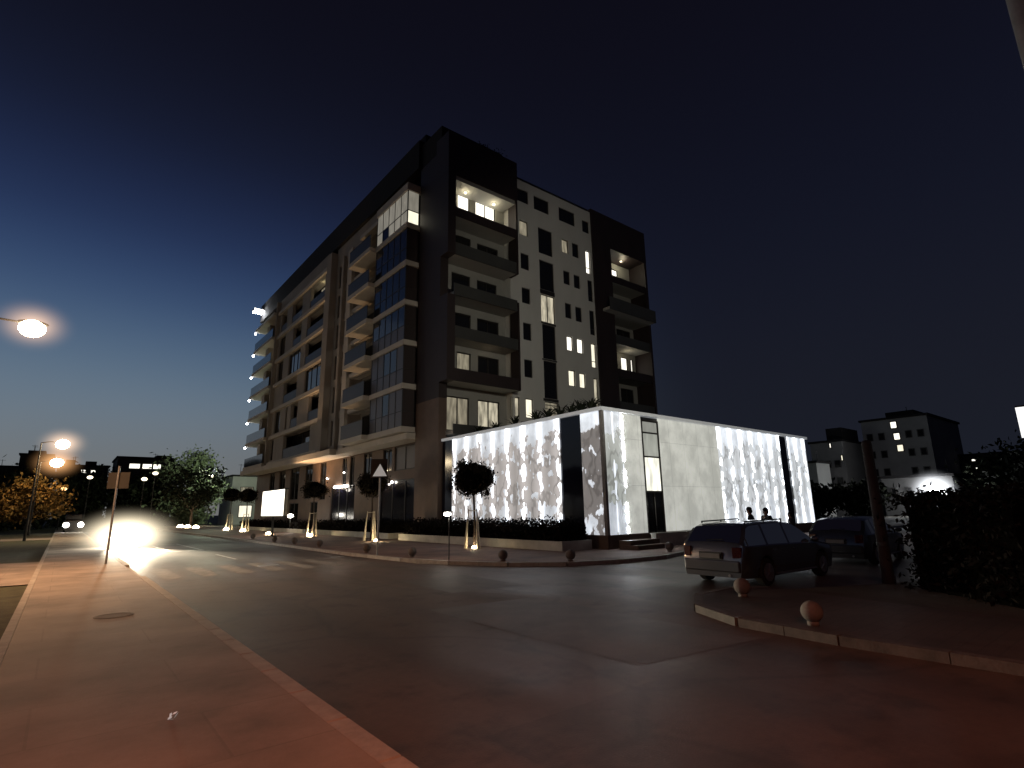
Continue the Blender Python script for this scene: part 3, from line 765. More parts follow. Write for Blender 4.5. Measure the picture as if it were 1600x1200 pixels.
# --- canopy under first floor and brown two-storey base
mb = MB(); mb.box(16.7, 18.9, 45.0, 74.9, 6.55, 7.05); mb.box(17.3, 18.9, 32.7, 45.0, 6.6, 7.02); mb.build('canopy_band', M['slab'], T)
bw_ = []
for (y0, y1, z0, z1, pn) in [(33.9, 37.0, 4.75, 6.5, M['bluegrey']), (37.4, 38.9, 4.75, 6.5, P), (40.9, 42.4, 3.4, 6.5, P), (44.3, 45.2, 3.8, 6.5, P), (45.9, 46.9, 3.8, 6.5, P), (50.7, 52.2, 3.0, 6.5, P), (54.4, 56.5, 3.2, 6.5, P), (58.4, 61.2, 3.2, 6.5, P), (63.0, 65.2, 3.2, 6.5, P), (67.0, 69.0, 3.2, 6.5, P),
                         (33.4, 39.3, .75, 4.1, M['navy']), (44.0, 49.3, .9, 4.1, M['navy']), (58.0, 61.0, .8, 2.9, P), (52.5, 54.5, .8, 2.9, P)]:
    bw_.append((y0, y1, z0, z1, pn))
mb = MB(); wall_holes(mb, 'X', 18.65, 32.7, 74.6, .1, 6.56, [x[:4] for x in bw_], .2); mb.box(18.66, 19.4, 74.4, 74.6, .1, 6.5); mb.build('base_wall', M['brown2'], T)
for y0, y1, z0, z1, pn in bw_:
    window(T, 'X', 18.65, y0, y1, z0, z1, pn, d=.12, fw=.08, mull=1 if y1 - y0 < 4 else 2, name='shop_window' if z0 < 1 else 'window')
g = MB(); g.box(18.5, 18.6, 45.4, 48.3, 3.95, 4.12); g.build('awning_light', M['lampw'], T)
light('POINT', 'awning_glow', (18.3, 46.8, 3.8), 14, (1, .92, .8), .2)
for y, z in ((38.3, 3.85), (37.2, 3.95)):
    g = MB(); g.ball((18.6, y, z), .09, .09, .09, 8, 6); g.build('wall_glow', M['lampw'], T)  # glowing balls standing in for street lamps reflected in the shop glass
for y, z in ((46.3, 5.2), (50.2, 4.9)):
    g = MB(); g.ball((18.58, y, z), .07, .07, .07, 8, 6); g.build('wall_glow', M['lampw'], T)
mb = MB(); mb.box(18.7, 24.0, 29.75, 31.7, .1, 6.2); mb.build('ground_storey', M['brown2'], T)

# ------------------------------------------------------------------ pavilion with lit tree-print facade
PV = thing('pavilion', 'low flat roofed commercial pavilion with glowing tree silhouette facade panels', 'pavilion', (18.25, 16.2, .1))
XP, YP, ZB, ZP = 18.25, 16.2, .70, 6.12
def fpanel(pl, pos, a0, a1, mat, name='facade_panel', z0=ZB, z1=ZP):
    p = MB()
    if pl == 'X': p.face([(pos, a1, z0), (pos, a0, z0), (pos, a0, z1), (pos, a1, z1)], 0, [(a1, 0), (a0, 0), (a0, z1 - z0), (a1, z1 - z0)])
    else: p.face([(a0, pos, z0), (a1, pos, z0), (a1, pos, z1), (a0, pos, z1)], 0, [(a0, 0), (a1, 0), (a1, z1 - z0), (a0, z1 - z0)])
    return p.build(name, mat, PV)
pmL = panel_mat('tree_print_street', 1.31, 19.1, .15, 1.0, .60, .27)
pmC = panel_mat('tree_print_corner', 1.2, 16.25, .05, .0, .95, .17, cover=-.02)
pmC2 = panel_mat('tree_print_corner_side', .62, 18.95, .05, .25, .62, .38, cover=-.03, tint=(.95, 1, .93))
pmR = panel_mat('tree_print_gable', 1.16, 27.75, .15, 1.35, .72, .44, cover=-.01, tint=(.93, .97, 1))
fpanel('X', XP, 18.93, 28.5, pmL)
fpanel('X', XP, 28.5, 29.6, M['navy'], 'glass_panel')
fpanel('X', XP + .05, 17.53, 18.93, M['navy'], 'glass_panel')
fpanel('X', XP, 16.32, 17.53, pmC)
fpanel('Y', YP, 18.36, 19.6, pmC2)
fpanel('Y', YP, 19.6, 21.0, blank_panel(), 'printed_panel')
bp = bpy.data.materials['printed_grey_panel']
fpanel('Y', YP, 22.3, 27.6, bp, 'printed_panel')
fpanel('Y', YP, 27.6, 34.85, pmR)
fpanel('Y', YP + .05, 34.85, 35.95, M['navy'], 'glass_panel')
fpanel('Y', YP, 35.95, 38.5, pmR)
mb = MB(); mb.box(XP - .05, XP + .1, YP - .05, YP + .12, ZB, ZP); mb.build('corner_post', M['conc'], PV)
# thin broken light lines beside the corner
for z0, z1 in ((4.9, 6.0), (3.9, 4.8), (2.75, 3.5), (1.2, 2.05), (.75, 1.0)):
    g = MB(); g.box(19.60, 19.64, YP - .03, YP - .004, z0, z1); g.build('light_line', M['lampc'], PV)
# entrance slot
f = MB()
for x in (21.0, 22.24): f.box(x, x + .07, YP - .04, YP + .06, ZB, 5.95)
for z in (5.9, 5.33, 4.18, 2.55): f.box(21.07, 22.24, YP - .03, YP + .05, z - .035, z + .035)
f.box(21.62, 21.68, YP - .03, YP + .05, ZB, 2.5)
fo = f.build('entrance', M['frame'], PV)
for z0, z1, mt in ((5.37, 5.87, 'd'), (4.22, 5.3, 'm'), (2.59, 4.15, 'w')):
    p = MB(); p.face([(21.07, YP + .02, z0), (22.24, YP + .02, z0), (22.24, YP + .02, z1), (21.07, YP + .02, z1)])
    p.build('pane', {'d': lit('entrance_top_pane', (.9, .92, .82), .30, .8), 'm': lit('entrance_mid_pane', (.9, .93, .82), .42, .7), 'w': lit('entrance_lit_pane', (1, .99, .85), 1.5, .5)}[mt], fo)
p = MB(); p.face([(21.07, YP + .02, ZB), (22.24, YP + .02, ZB), (22.24, YP + .02, 2.5), (21.07, YP + .02, 2.5)])
p.build('door', M['pane'], fo)
g = MB(); g.box(21.60, 21.615, YP - .05, YP - .032, 1.0, 2.3); g.build('door_handle', M['wframe'], fo)
light('POINT', 'entrance_light', (21.6, YP - .5, 2.0), 2, (1, .97, .85), .1)
# roof edge, roof, back
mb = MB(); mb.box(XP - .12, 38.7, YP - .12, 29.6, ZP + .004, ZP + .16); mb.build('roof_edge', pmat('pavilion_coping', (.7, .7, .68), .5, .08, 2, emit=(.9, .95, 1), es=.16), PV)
mb = MB(); mb.box(XP + .5, 38.3, YP + .5, 29.5, ZP + .17, ZP + .22); mb.build('roof', M['roof'], PV)
mb = MB(); mb.box(XP + .12, 38.45, YP + .14, 29.6, .1, ZP - .01); mb.build('core', M['frame'], PV)
mb = MB(); mb.box(XP - .03, 38.6, YP - .03, 29.55, .1, ZB - .004); mb.build('plinth', M['brown2'], PV)
# gable wash comes from the added flood on the mast
# low ramp wall in front of the entrance side
mb = MB(); mb.box(20.6, 31.5, 15.5, 15.75, .12, .66); mb.box(20.55, 31.55, 15.46, 15.79, .664, .71)
tag(mb.build('ramp_wall', M['wall'], origin=(20.6, 15.5, .12)), 'low pale rendered wall in front of the pavilion entrance', 'low wall')
mb = MB(); mb.box(18.6, 20.59, 14.9, 15.9, .12, .30); mb.box(18.6, 20.59, 15.3, 15.9, .304, .48)
tag(mb.build('entrance_steps', M['brown2'], origin=(18.6, 14.9, .12)), 'short brown steps at the corner of the pavilion', 'steps')
# roof plants
for i, (x, y) in enumerate([(18.7, 17.2), (18.7, 17.9), (18.8, 18.6), (18.8, 19.4), (18.7, 20.2), (18.9, 21.3), (19.0, 23.2), (19.0, 25.0), (19.2, 27.0)]):
    p = MB()
    for k in range(26):
        a = random.uniform(0, 6.28); t = random.uniform(.25, .8); h = random.uniform(.25, .6)
        base = Vector((x, y, ZP + .2)); tip = base + Vector((math.cos(a) * t, math.sin(a) * t, h)); sd = Vector((-math.sin(a), math.cos(a), 0)) * .05
        mid = (base + tip) / 2 + Vector((0, 0, .12))
        p.face([base - sd, base + sd, mid + sd, mid - sd]); p.face([mid - sd, mid + sd, tip])
    o = p.build('roof_shrub', M['leafd'], origin=(x, y, ZP + .2))
    tag(o, 'spiky dark plant growing on the street edge of the pavilion roof', 'plant', 'plants along the pavilion roof edge')

# ------------------------------------------------------------------ planters, hedges
def hedge_mb(x0, x1, y0, y1, z0, z1, n, size=.09, jit=.12):
    h = MB()
    for k in range(n):
        x = random.uniform(x0, x1); y = random.uniform(y0, y1); z = random.uniform(z0, z1)
        f_ = random.randrange(3)
        if f_ == 0: x = x0 + random.gauss(0, jit * .6)
        elif f_ == 1: z = z1 + random.gauss(0, jit)
        else: y = y0 + random.gauss(0, jit * .6)
        h.leaf((x, y, z), size)
    return h
def planter(x0, x1, y0, y1, zw, zt, lab_w, lab_h, n):
    t = thing('planter', lab_w, 'planter', (x0, y0, .12))
    m_ = MB(); m_.box(x0, x0 + .22, y0, y1, .12, zw); m_.box(x0 + .22, x1, y0, y0 + .22, .12, zw); m_.build('planter_wall', M['wall'], t)
    m_ = MB(); m_.box(x0 + .222, x1, y0 + .222, y1, .12, zw - .08); m_.build('soil', M['soil'], t)
    h = hedge_mb(x0 + .32, x1 - .1, y0 + .35, y1 - .2, zw - .1, zt, n)
    c = MB(); c.box(x0 + .5, x1 - .2, y0 + .5, y1 - .3, zw - .1, zt - .12)
    ho = thing('hedge', lab_h, 'hedge', (x0 + .3, y0 + .3, zw))
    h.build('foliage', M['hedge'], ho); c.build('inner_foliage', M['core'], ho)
planter(16.3, 18.1, 17.0, 31.5, .50, 1.15, 'long pale planter wall beside the glowing street facade of the pavilion', 'dark clipped hedge below the glowing street facade of the pavilion', 9000)
planter(16.6, 18.3, 33.5, 48.0, .48, 1.05, 'pale planter wall in front of the dark shop windows', 'dark clipped hedge below the dark shop windows', 6000)
planter(16.6, 18.3, 50.0, 74.0, .45, 1.0, 'pale planter wall behind the lit billboard at the far street front', 'dark hedge running behind the lit billboard', 5000)

# ------------------------------------------------------------------ plaza trees with uplights
def globe_tree(x, y, zc, rx, rz, label, n=2600, mat='leaf'):
    t = thing('globe_tree', label, 'tree', (x, y, .12), 'clipped globe trees on the plaza')
    tr = MB(); pts = [(x, y, .12), (x + .03, y - .02, 1.1), (x - .02, y + .02, zc - rz * .5), (x, y, zc + rz * .2)]
    for i in range(3): tr.tube(pts[i], pts[i + 1], .07 - .012 * i, .058 - .012 * i, 9)
    for a in range(5):
        t_ = a * 1.26
        tr.tube(pts[2], (x + math.cos(t_) * rx * .6, y + math.sin(t_) * rx * .6, zc + rz * .15), .03, .012, 6)
    tr.build('trunk', M['bark'], t)
    cr = MB()
    # lumpy crown: clumps spread through a flattened globe
    clumps = []
    for i in range(46):
        d = Vector((random.gauss(0, 1), random.gauss(0, 1), random.gauss(0, 1))).normalized()
        q = random.uniform(.45, .88)
        clumps.append(Vector((x + d.x * rx * q, y + d.y * rx * q, zc + d.z * rz * q)))
    for k in range(n):
        c_ = random.choice(clumps)
        cr.leaf((c_.x + random.gauss(0, rx * .14), c_.y + random.gauss(0, rx * .14), c_.z + random.gauss(0, rz * .16)), .075)
    cr.build('crown', M[mat], t)
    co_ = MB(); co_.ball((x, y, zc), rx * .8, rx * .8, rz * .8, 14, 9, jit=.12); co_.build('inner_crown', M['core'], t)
    return t
def stakes(t, x, y, h=1.9):
    for a in (0.4, 2.5, 4.6):
        s = MB(); s.tube((x + .40 * math.cos(a), y + .40 * math.sin(a), .12), (x + .26 * math.cos(a), y + .26 * math.sin(a), h), .085, .022, 8)
        s.build('stake', M['stake'], t)
    s = MB(); pp = [(x + .26 * math.cos(a), y + .26 * math.sin(a), h - .08) for a in (.4, 2.5, 4.6)]
    for i in range(3): s.tube(pp[i], pp[(i + 1) % 3], .02, .02, 6)
    s.build('tie_rail', M['stake'], t)
def uplight(x, y, label, pw=40, s=1.0):
    t = thing('ground_uplight', label, 'ground light', (x, y, .12), 'ground uplights along the plaza')
    g = MB(); g.lathe((x, y, .12), [(.13, 0), (.13, .03), (.10, .035)], 14); g.build('rim', M['metal'], t)
    g = MB(); g.ball((x, y, .18), .12 * s, .12 * s, .09 * s, 12, 6); g.build('lens', M['warm'], t)
    light('POINT', 'uplight_source', (x + .12, y + .22, .26), 62, (1, .76, .42), .05)
trees = [
    (15.0, 21.5, 3.32, 1.12, .84, 'globe tree with dark crown standing before the glowing pavilion facade', 1),
    (15.0, 32.6, 3.55, 1.05, .75, 'globe tree with dark crown behind the triangular warning sign', 1),
    (15.0, 43.0, 3.6, 1.0, .70, 'globe tree with dark crown between billboard and warning sign', 1),
    (15.0, 63.0, 3.75, 1.1, .80, 'globe tree just left of the lit billboard, close to the building end', 1),
    (15.0, 70.2, 4.05, 1.2, .85, 'farthest globe tree on the plaza, past the end of the tower', 1)]
for x, y, zc, rx, rz, lab, st in trees:
    t = globe_tree(x, y, zc, rx, rz, lab, 4600 if y < 40 else 2400)
    stakes(t, x, y)
for x, y, lab, pw in [
    (14.85, 21.25, 'glowing ground uplight at the foot of the tree before the pavilion', 42), (14.7, 31.2, 'glowing ground uplight left of the warning sign post', 40), (14.75, 42.7, 'glowing ground uplight on the tree between billboard and warning sign', 60),
    (13.9, 50.5, 'glowing ground uplight right under the lit billboard', 90), (14.7, 62.6, 'glowing ground uplight under the tree left of the billboard', 110), (14.7, 70.0, 'glowing ground uplight under the farthest globe tree', 120),
    (14.6, 88.0, 'right one of the three far glowing ground uplights past the tower', 150), (14.2, 92.0, 'middle one of the three far glowing ground uplights past the tower', 150), (13.9, 96.0, 'left one of the three far glowing ground uplights past the tower', 150)]:
    uplight(x, y, lab, pw, 1.0 + max(0, (y - 30) / 25))
# pyramidal frames around far uplights
# billboard
t = thing('billboard', 'glowing blank white lightbox billboard on a post at the far plaza', 'billboard', (13.2, 47.6, .12))
g = MB(); g.tube((13.2, 47.0, .12), (13.2, 47.0, 1.6), .09, .09, 10); g.build('post', M['dmetal'], t)
g = MB(); g.box(13.06, 13.34, 43.9, 50.1, 1.6, 3.75); g.build('cabinet', M['dmetal'], t, bevel=.03)
for sx in (13.055, ):
    p = MB(); p.face([(sx, 50.0, 1.68), (sx, 44.0, 1.68), (sx, 44.0, 3.67), (sx, 50.0, 3.67)]); p.build('lit_face', M['board'], t)
p = MB(); p.face([(13.1, 43.895, 1.68), (13.3, 43.895, 1.68), (13.3, 43.895, 3.67), (13.1, 43.895, 3.67)]); p.build('side_face', M['conc'], t)
# plaza floodlight near planter
t = thing('plaza_floodlight', 'small bright floodlight in the planting right of the billboard', 'floodlight', (16.4, 53.0, .4))
g = MB(); g.tube((16.4, 53.0, .45), (16.4, 53.0, 1.45), .03, .03, 8); g.build('stem', M['dmetal'], t)
g = MB(); g.ball((16.4, 53.0, 1.62), .22, .5, .16, 12, 8); g.build('lens', M['lampw'], t)
light('SPOT', 'floodlight_source', (15.6, 52.6, 1.9), 3000, (1, .60, .30), .1, (17.5, 49.9, 9.0), R(95), 1.0)
# low lamp post at kerb before pavilion
t = thing('path_lamp', 'thin short lamp post with glowing white head at the kerb before the pavilion', 'path lamp', (11.1, 17.5, .12))
g = MB(); g.tube((11.1, 17.5, .12), (11.1, 17.5, 1.75), .022, .018, 8); g.build('post', M['dmetal'], t)
g = MB(); g.ball((11.05, 17.55, 1.72), .13, .17, .07, 12, 8); g.build('lamp_head', M['lampw'], t)
light('POINT', 'path_lamp_source', (11.05, 17.55, 1.55), 4, (1, .92, .8), .05)

# ------------------------------------------------------------------ traffic signs
Vc = Vector((-.613522, -.757076, 0)).normalized()      # towards the viewer's end of the junction
Rc = Vector((Vc.y * -1, Vc.x, 0)); Rc = Vector((.777, -.63, 0)).normalized()
def oriented(c, nrm_, u, pts, off):
    return [tuple(Vector(c) + u * a + Vector((0, 0, 1)) * b + nrm_ * off) for a, b in pts]
t = thing('warning_sign', 'white triangular warning sign on a grey post at the far kerb', 'traffic sign', (10.2, 21.5, .12))
g = MB(); g.tube((10.2, 21.5, .12), (10.2, 21.5, 3.62), .035, .035, 10); g.build('post', M['metal'], t)
c = (10.2, 21.5, 3.25)
g = MB(); tri = [(-.38, 0), (.38, 0), (.0, .66)]; k = Vc * .06
g.face(oriented(c, Vc, Rc, tri, .06)); g.face(oriented(c, Vc, Rc, tri[::-1], .045)); g.build('sign_border', M['signg'], t)
g = MB(); g.face(oriented(c, Vc, Rc, [(-.30, .05), (.30, .05), (0, .57)], .064)); g.build('sign_face', M['signw'], t)
g = MB(); g.face(oriented(c, Vc, Rc, [(-.42, -.02), (.24, -.02), (.24, .78), (-.42, .78)], -.05)); g.face(oriented(c, Vc, Rc, [(-.42, .78), (.28, .78), (.28, -.02), (-.42, -.02)], -.06)); g.build('rear_plate', M['brown'], t)
t = thing('square_sign', 'tall sign post with a grey rectangular plate on the near pavement, dark against the headlights', 'traffic sign', (1.5, 26.2, .12))
g = MB(); g.tube((1.5, 26.2, .12), (1.5, 26.2, 3.75), .04, .04, 10); g.build('post', M['metal'], t)
g = MB(); c = (1.5, 26.2, 3.2); q = [(-.42, -.3), (.42, -.3), (.42, .32), (-.42, .32)]
g.face(oriented(c, Vc, Rc, q, -.045)); g.face(oriented(c, Vc, Rc, q[::-1], -.055)); g.build('sign_plate', M['signg'], t)

# ------------------------------------------------------------------ bollards
def bollard(x, y, r, label, gz_=.12):
    t = thing('bollard', label, 'bollard', (x, y, gz_), 'stone ball bollards along the kerbs')
    g = MB(); g.lathe((x, y, gz_), [(r * .55, 0), (r * .55, .05), (r * .42, .07)], 18); g.build('foot', M['stone'], t, smooth=True)
    g = MB(); g.ball((x, y, gz_ + .05 + r * .92), r, r, r, 22, 14); g.build('ball', M['stone'], t, smooth=True)
bl = [(8.78, 3.92, .15, 'nearest pale stone ball bollard on the right hand pavement corner'), (10.5, 5.95, .155, 'pale stone ball bollard directly behind the parked estate car'),
      (10.75, 19.6, .17, 'stone ball bollard at the far kerb just right of the warning sign'), (12.1, 15.6, .17, 'stone ball bollard at the far kerb below the pavilion tree'), (13.55, 13.75, .17, 'stone ball bollard at the kerb below the dark glass strip of the pavilion'),
      (18.9, 13.6, .17, 'stone ball bollard at the kerb by the ramp wall and the estate car'),
      (10.55, 23.3, .17, 'stone ball bollard at the far kerb just left of the warning sign'), (10.6, 29.2, .17, 'stone ball bollard at the far kerb, second left of the warning sign'), (10.62, 33.3, .17, 'stone ball bollard at the far kerb, third left of the warning sign'), (10.65, 37.3, .17, 'stone ball bollard at the far kerb, fourth left of the warning sign'),
      (10.68, 42.5, .17, 'stone ball bollard at the far kerb in front of the billboard')]
for b_ in bl: bollard(*b_)

# ------------------------------------------------------------------ street lamps
def street_lamp(x, y, h, reach, label, power, col, side=1, mat='lamp', s=1.0, cone=164):
    t = thing('street_lamp', label, 'street lamp', (x, y, .06), 'street lamps along the left pavement')
    g = MB(); g.tube((x, y, .06), (x, y, 1.2), .11, .10, 12); g.tube((x, y, 1.2), (x, y, h + .1), .085, .05, 12); g.build('pole', M['dmetal'], t)
    g = MB(); g.tube((x, y, h + .08), (x + reach * .5 * side, y, h + .22), .04, .035, 8); g.tube((x + reach * .5 * side, y, h + .22), (x + reach * side, y, h + .2), .035, .03, 8); g.build('arm', M['dmetal'], t)
    hx = x + (reach + .28) * side
    g = MB(); g.ball((hx, y, h + .22), .40, .17, .09, 14, 8); hd = g.build('lamp_head', M['dmetal'], t, smooth=True)
    g = MB(); g.ball((hx, y, h + .04), .30 * s, .26 * s, .24 * s, 16, 10); g.build('lens', M[mat], hd, smooth=True)
    light('SPOT', 'street_lamp_source', (hx, y, h - .32), power, col, .2, (hx, y, 0), R(cone), .85)
    light('POINT', 'street_lamp_spill', (hx, y, h - .32), power * .05, col, .2)
street_lamp(-3.3, 22.6, 7.75, 1.5, 'nearest street lamp at the left edge, glowing warm white on a long arm', 4000, (1, .52, .25), s=1.15)
street_lamp(-2.1, 59.3, 7.8, 1.1, 'middle street lamp with a warm head above the left pavement', 4200, (1, .70, .38), s=1.6)
street_lamp(-2.6, 80.0, 7.8, 1.1, 'far street lamp glowing orange above the autumn tree', 9000, (1, .50, .17), s=2.0)
street_lamp(-2.6, -3.0, 7.8, 1.6, 'street lamp behind the viewpoint casting orange light on the pavement', 2600, (1, .235, .095), s=1.0, cone=160)


# ------------------------------------------------------------------ cars
def interp(pts, x):
    if x <= pts[0][0]: return pts[0][1]
    for (a, va), (b, vb) in zip(pts, pts[1:]):
        if x <= b:
            t = (x - a) / (b - a); return va + (vb - va) * t
    return pts[-1][1]
TYRE = pmat('tyre_rubber', (.012, .012, .012), .85, .2, 8)
RIM = pmat('alloy_rim', (.30, .30, .31), .35, .1, 5, metal=.8)
def thin_glass(name, tint):
    m, nt, p, N, L = _new(name)
    tr = N.new('ShaderNodeBsdfTransparent'); tr.inputs[0].default_value = tint + (1,)
    gl = N.new('ShaderNodeBsdfGlossy'); gl.inputs['Roughness'].default_value = .03; gl.inputs[0].default_value = (.9, .86, .78, 1)
    fr = N.new('ShaderNodeFresnel'); fr.inputs[0].default_value = 1.5
    mx = N.new('ShaderNodeMixShader'); L.new(fr.outputs[0], mx.inputs[0]); L.new(tr.outputs[0], mx.inputs[1]); L.new(gl.outputs[0], mx.inputs[2])
    L.new(mx.outputs[0], N['Material Output'].inputs['Surface'])
    return m
CGL = thin_glass('car_glass', (.62, .64, .62)); CGLS = CGL
TAIL = pmat('tail_lamp_red', (.05, .008, .008), .12, .2, 8, coat=.6)
HEAD = pmat('headlamp_clear', (.55, .56, .58), .08, .15, 12, coat=.8)
PLATE = pmat('number_plate', (.16, .16, .155), .4, .1, 9)
BLK = pmat('black_trim', (.012, .012, .013), .55, .2, 8)

def car(label, loc, heading, paint, style, lit_head=False):
    """heading: angle of the nose from +X. Local frame: +X forward."""
    t = thing('parked_car' if not lit_head else 'oncoming_car', label, 'car', (0, 0, 0))
    wagon = style == 'estate'
    L0, L1 = (-2.32, 2.32) if wagon else (-2.0, 2.05)
    W = .88
    xw = (-1.38, 1.36) if wagon else (-1.22, 1.26)
    if wagon:
        top = [(-2.32, .60), (-2.29, .92), (-2.22, 1.0), (-1.92, 1.36), (-1.75, 1.415), (-1.0, 1.45), (-.2, 1.455), (.25, 1.42), (.55, 1.28), (1.12, .95), (1.2, .93), (1.9, .83), (2.2, .70), (2.32, .52)]
        belt = [(-2.32, .60), (-2.26, .93), (-1.0, .93), (.6, .90), (1.12, .885), (1.9, .78), (2.2, .66), (2.32, .50)]
        pill = [(-2.2, -1.30, 'side_window'), (-1.20, -.28, 'rw'), (-.18, .92, 'fw')]
        doors = [(-1.15, -.23), (-.21, .98)]
        roofx = (-1.9, .30); ws = (.30, 1.12); rwin = (-2.22, -1.92)
    else:
        top = [(-2.0, .58), (-1.97, .90), (-1.88, 1.02), (-1.45, 1.34), (-1.2, 1.39), (-.5, 1.425), (.05, 1.42), (.35, 1.36), (1.05, .95), (1.12, .93), (1.7, .83), (1.95, .70), (2.05, .52)]
        belt = [(-2.0, .58), (-1.95, .92), (-1.0, .92), (.6, .89), (1.05, .88), (1.7, .78), (1.95, .66), (2.05, .50)]
        pill = [(-1.35, -1.05, 'side_window'), (-.95, -.15, 'rw'), (-.05, .85, 'fw')]
        doors = [(-.95, -.10), (-.08, .92)]
        roofx = (-1.42, .3); ws = (.3, 1.05); rwin = (-1.88, -1.45)
    xs = set()
    n = 62
    for i in range(n + 1): xs.add(round(L0 + (L1 - L0) * i / n, 3))
    for q in pill: xs |= {q[0], q[1]}
    for q in doors: xs |= set(q)
    xs |= set(roofx) | set(ws) | set(rwin)
    xs = sorted(xs)
    def end(x):    # plan taper at nose and tail
        a = max(0, (x - (L1 - .55)) / .55); b = max(0, ((L0 + .4) - x) / .4)
        return 1 - .22 * a ** 2.2 - .12 * b ** 2.2
    rings = []
    for x in xs:
        e_ = end(x); w_ = W * e_
        zt = interp(top, x); zb_ = min(interp(belt, x), zt - .03)
        z0 = .20 + .06 * max(0, (abs(x) - 1.9)) 
        for c in xw:
            dx = abs(x - c)
            if dx < .36: z0 = max(z0, .31 + math.sqrt(.36 ** 2 - dx ** 2))
        cab = max(0.0, zt - zb_ - .06)
        wt = w_ - .02 - cab * .38
        zlow = max(min(.42, zb_ - .1), z0 + .015); zmid = max(min(.66, zb_ - .06), zlow + .02)
        zs_ = max(zb_ - .03, zmid + .01)
        ring = [(w_ * .93, z0), (w_ * .985, zlow), (w_, zmid), (w_ * .99, zs_), (w_ - .035, max(zb_, zs_ + .005)), (wt, max(zt - .05, zb_ + .012)), (wt - .10, zt - .008), (wt * .5, zt + .012), (0, zt + .018)]
        rings.append([(x, y, z) for y, z in ring])
    parts = {}
    def P_(k): return parts.setdefault(k, MB())
    nr = len(rings[0])
    for i in range(len(xs) - 1):
        xm = (xs[i] + xs[i + 1]) / 2
        for s in (1, -1):
            tag_s = 'R' if s == -1 else 'L'
            for j in range(nr - 1):
                key = 'body'
                if j == 4:
                    for q in pill:
                        if q[0] < xm < q[1]: key = {'side_window': 'side_window', 'rw': 'rear_door_window', 'fw': 'front_door_window'}[q[2]] + tag_s
                    if ws[0] + .62 < xm < ws[1] : key = 'body'
                elif j < 4 and j >= 1:
                    for q, nm in zip(doors, ('rear_door', 'front_door')):
                        if q[0] < xm < q[1]: key = nm + tag_s
                elif j >= 6:
                    if ws[0] < xm < ws[1]: key = 'windscreen'
                    if rwin[0] < xm < rwin[1]: key = 'rear_window'
                a, b = rings[i], rings[i + 1]
                q4 = [a[j], b[j], b[j + 1], a[j + 1]]
                q4 = [(p[0], p[1] * s, p[2]) for p in q4]
                if s == -1: q4 = q4[::-1]
                P_(key).face(q4)
        # underside
        P_('underbody').face([(xs[i], -rings[i][0][1], rings[i][0][2]), (xs[i], rings[i][0][1], rings[i][0][2]), (xs[i + 1], rings[i + 1][0][1], rings[i + 1][0][2]), (xs[i + 1], -rings[i + 1][0][1], rings[i + 1][0][2])])
    for r in (rings[0], rings[-1]):
        pts = r + [(p[0], -p[1], p[2]) for p in r[::-1][1:]]
        P_('body').face(pts if r is rings[-1] else pts[::-1])
    made = {}
    def mk(key, name, mat, par=t, smooth=True):
        if key in parts:
            o = parts[key].build(name, mat, par)
            # weld for smooth shading
            import bmesh
            bm = bmesh.new(); bm.from_mesh(o.data); bmesh.ops.remove_doubles(bm, verts=bm.verts, dist=.0005); bm.to_mesh(o.data); bm.free()
            if smooth:
                o.data.polygons.foreach_set('use_smooth', [True] * len(o.data.polygons))
                try: o.data.set_sharp_from_angle(angle=R(38))
                except Exception: pass
            made[key] = o
            return o
    mk('body', 'body', paint); mk('windscreen', 'windscreen', CGL); mk('rear_window', 'rear_window', CGL)
    mk('underbody', 'underbody', BLK, smooth=False)
    for s in 'RL':
        for d in ('rear_door', 'front_door'):
            do = mk(d + s, d, paint)
            mk(d + '_window' + s, 'window', CGLS if (s == 'R' and d == 'rear_door') else CGL, do)
            q = doors[0] if d == 'rear_door' else doors[1]
            sg = -1 if s == 'R' else 1
            h = MB(); h.box(q[0] + .08, q[0] + .26, sg * .885 - .018, sg * .885 + .018, .775, .80); h.build('handle', paint, do, bevel=.008)
        mk('side_window' + s, 'side_window', CGLS if wagon else CGL)
    # cabin
    for x, yy in ((.0, .38), (.0, -.38), (-.95, .40), (-.95, -.40)):
        g = MB(); g.box(x - .25, x + .25, yy - .24, yy + .24, .36, .58); g.box(x - .33, x - .2, yy - .23, yy + .23, .5, 1.02); g.box(x - .32, x - .22, yy - .12, yy + .12, 1.04, 1.22); g.tube((x - .27, yy, .98), (x - .27, yy, 1.1), .03, .03, 6)
        g.build('seat', BLK, t, bevel=.03)
    g = MB(); g.box(.75, 1.15, -.72, .72, .5, .9); g.build('dashboard', BLK, t, bevel=.03)
    # wheels
    for x in xw:
        for sg in (1, -1):
            wt_ = MB(); wt_.lathe((x, sg * .77, .31), [(.20, -.10), (.29, -.10), (.31, -.07), (.31, .07), (.29, .10), (.20, .10)], 28, axis='Y')
            wo = wt_.build('wheel', TYRE, t)
            rm = MB(); yy = sg * .875
            rm.lathe((x, yy, .31), [(.205, -.02), (.205, .0), (.19, .004)], 24, axis='Y')
            for k in range(5):
                a = k * 2 * math.pi / 5
                rm.tube((x, yy + sg * .006, .31), (x + .19 * math.cos(a), yy + sg * .006, .31 + .19 * math.sin(a)), .035, .022, 6)
            rm.build('rim', RIM, wo)
    # bumpers, lamps, plates, mirrors
    g = MB(); g.box(L0 - .05, L0 + .16, -.74, .74, .34, .60); g.build('rear_bumper', paint, t, bevel=.035)
    g = MB(); g.box(L1 - .16, L1 + .04, -.68, .68, .26, .48); g.build('front_bumper', paint, t, bevel=.035)
    g = MB(); g.box(L0 - .062, L0 - .052, -.26, .26, .70 if False else .64, .75); g.build('number_plate', PLATE, t)
    g = MB(); g.box(L0 - .03, L0 + .02, -.30, .30, .62, .78); g.build('plate_recess', BLK, t)
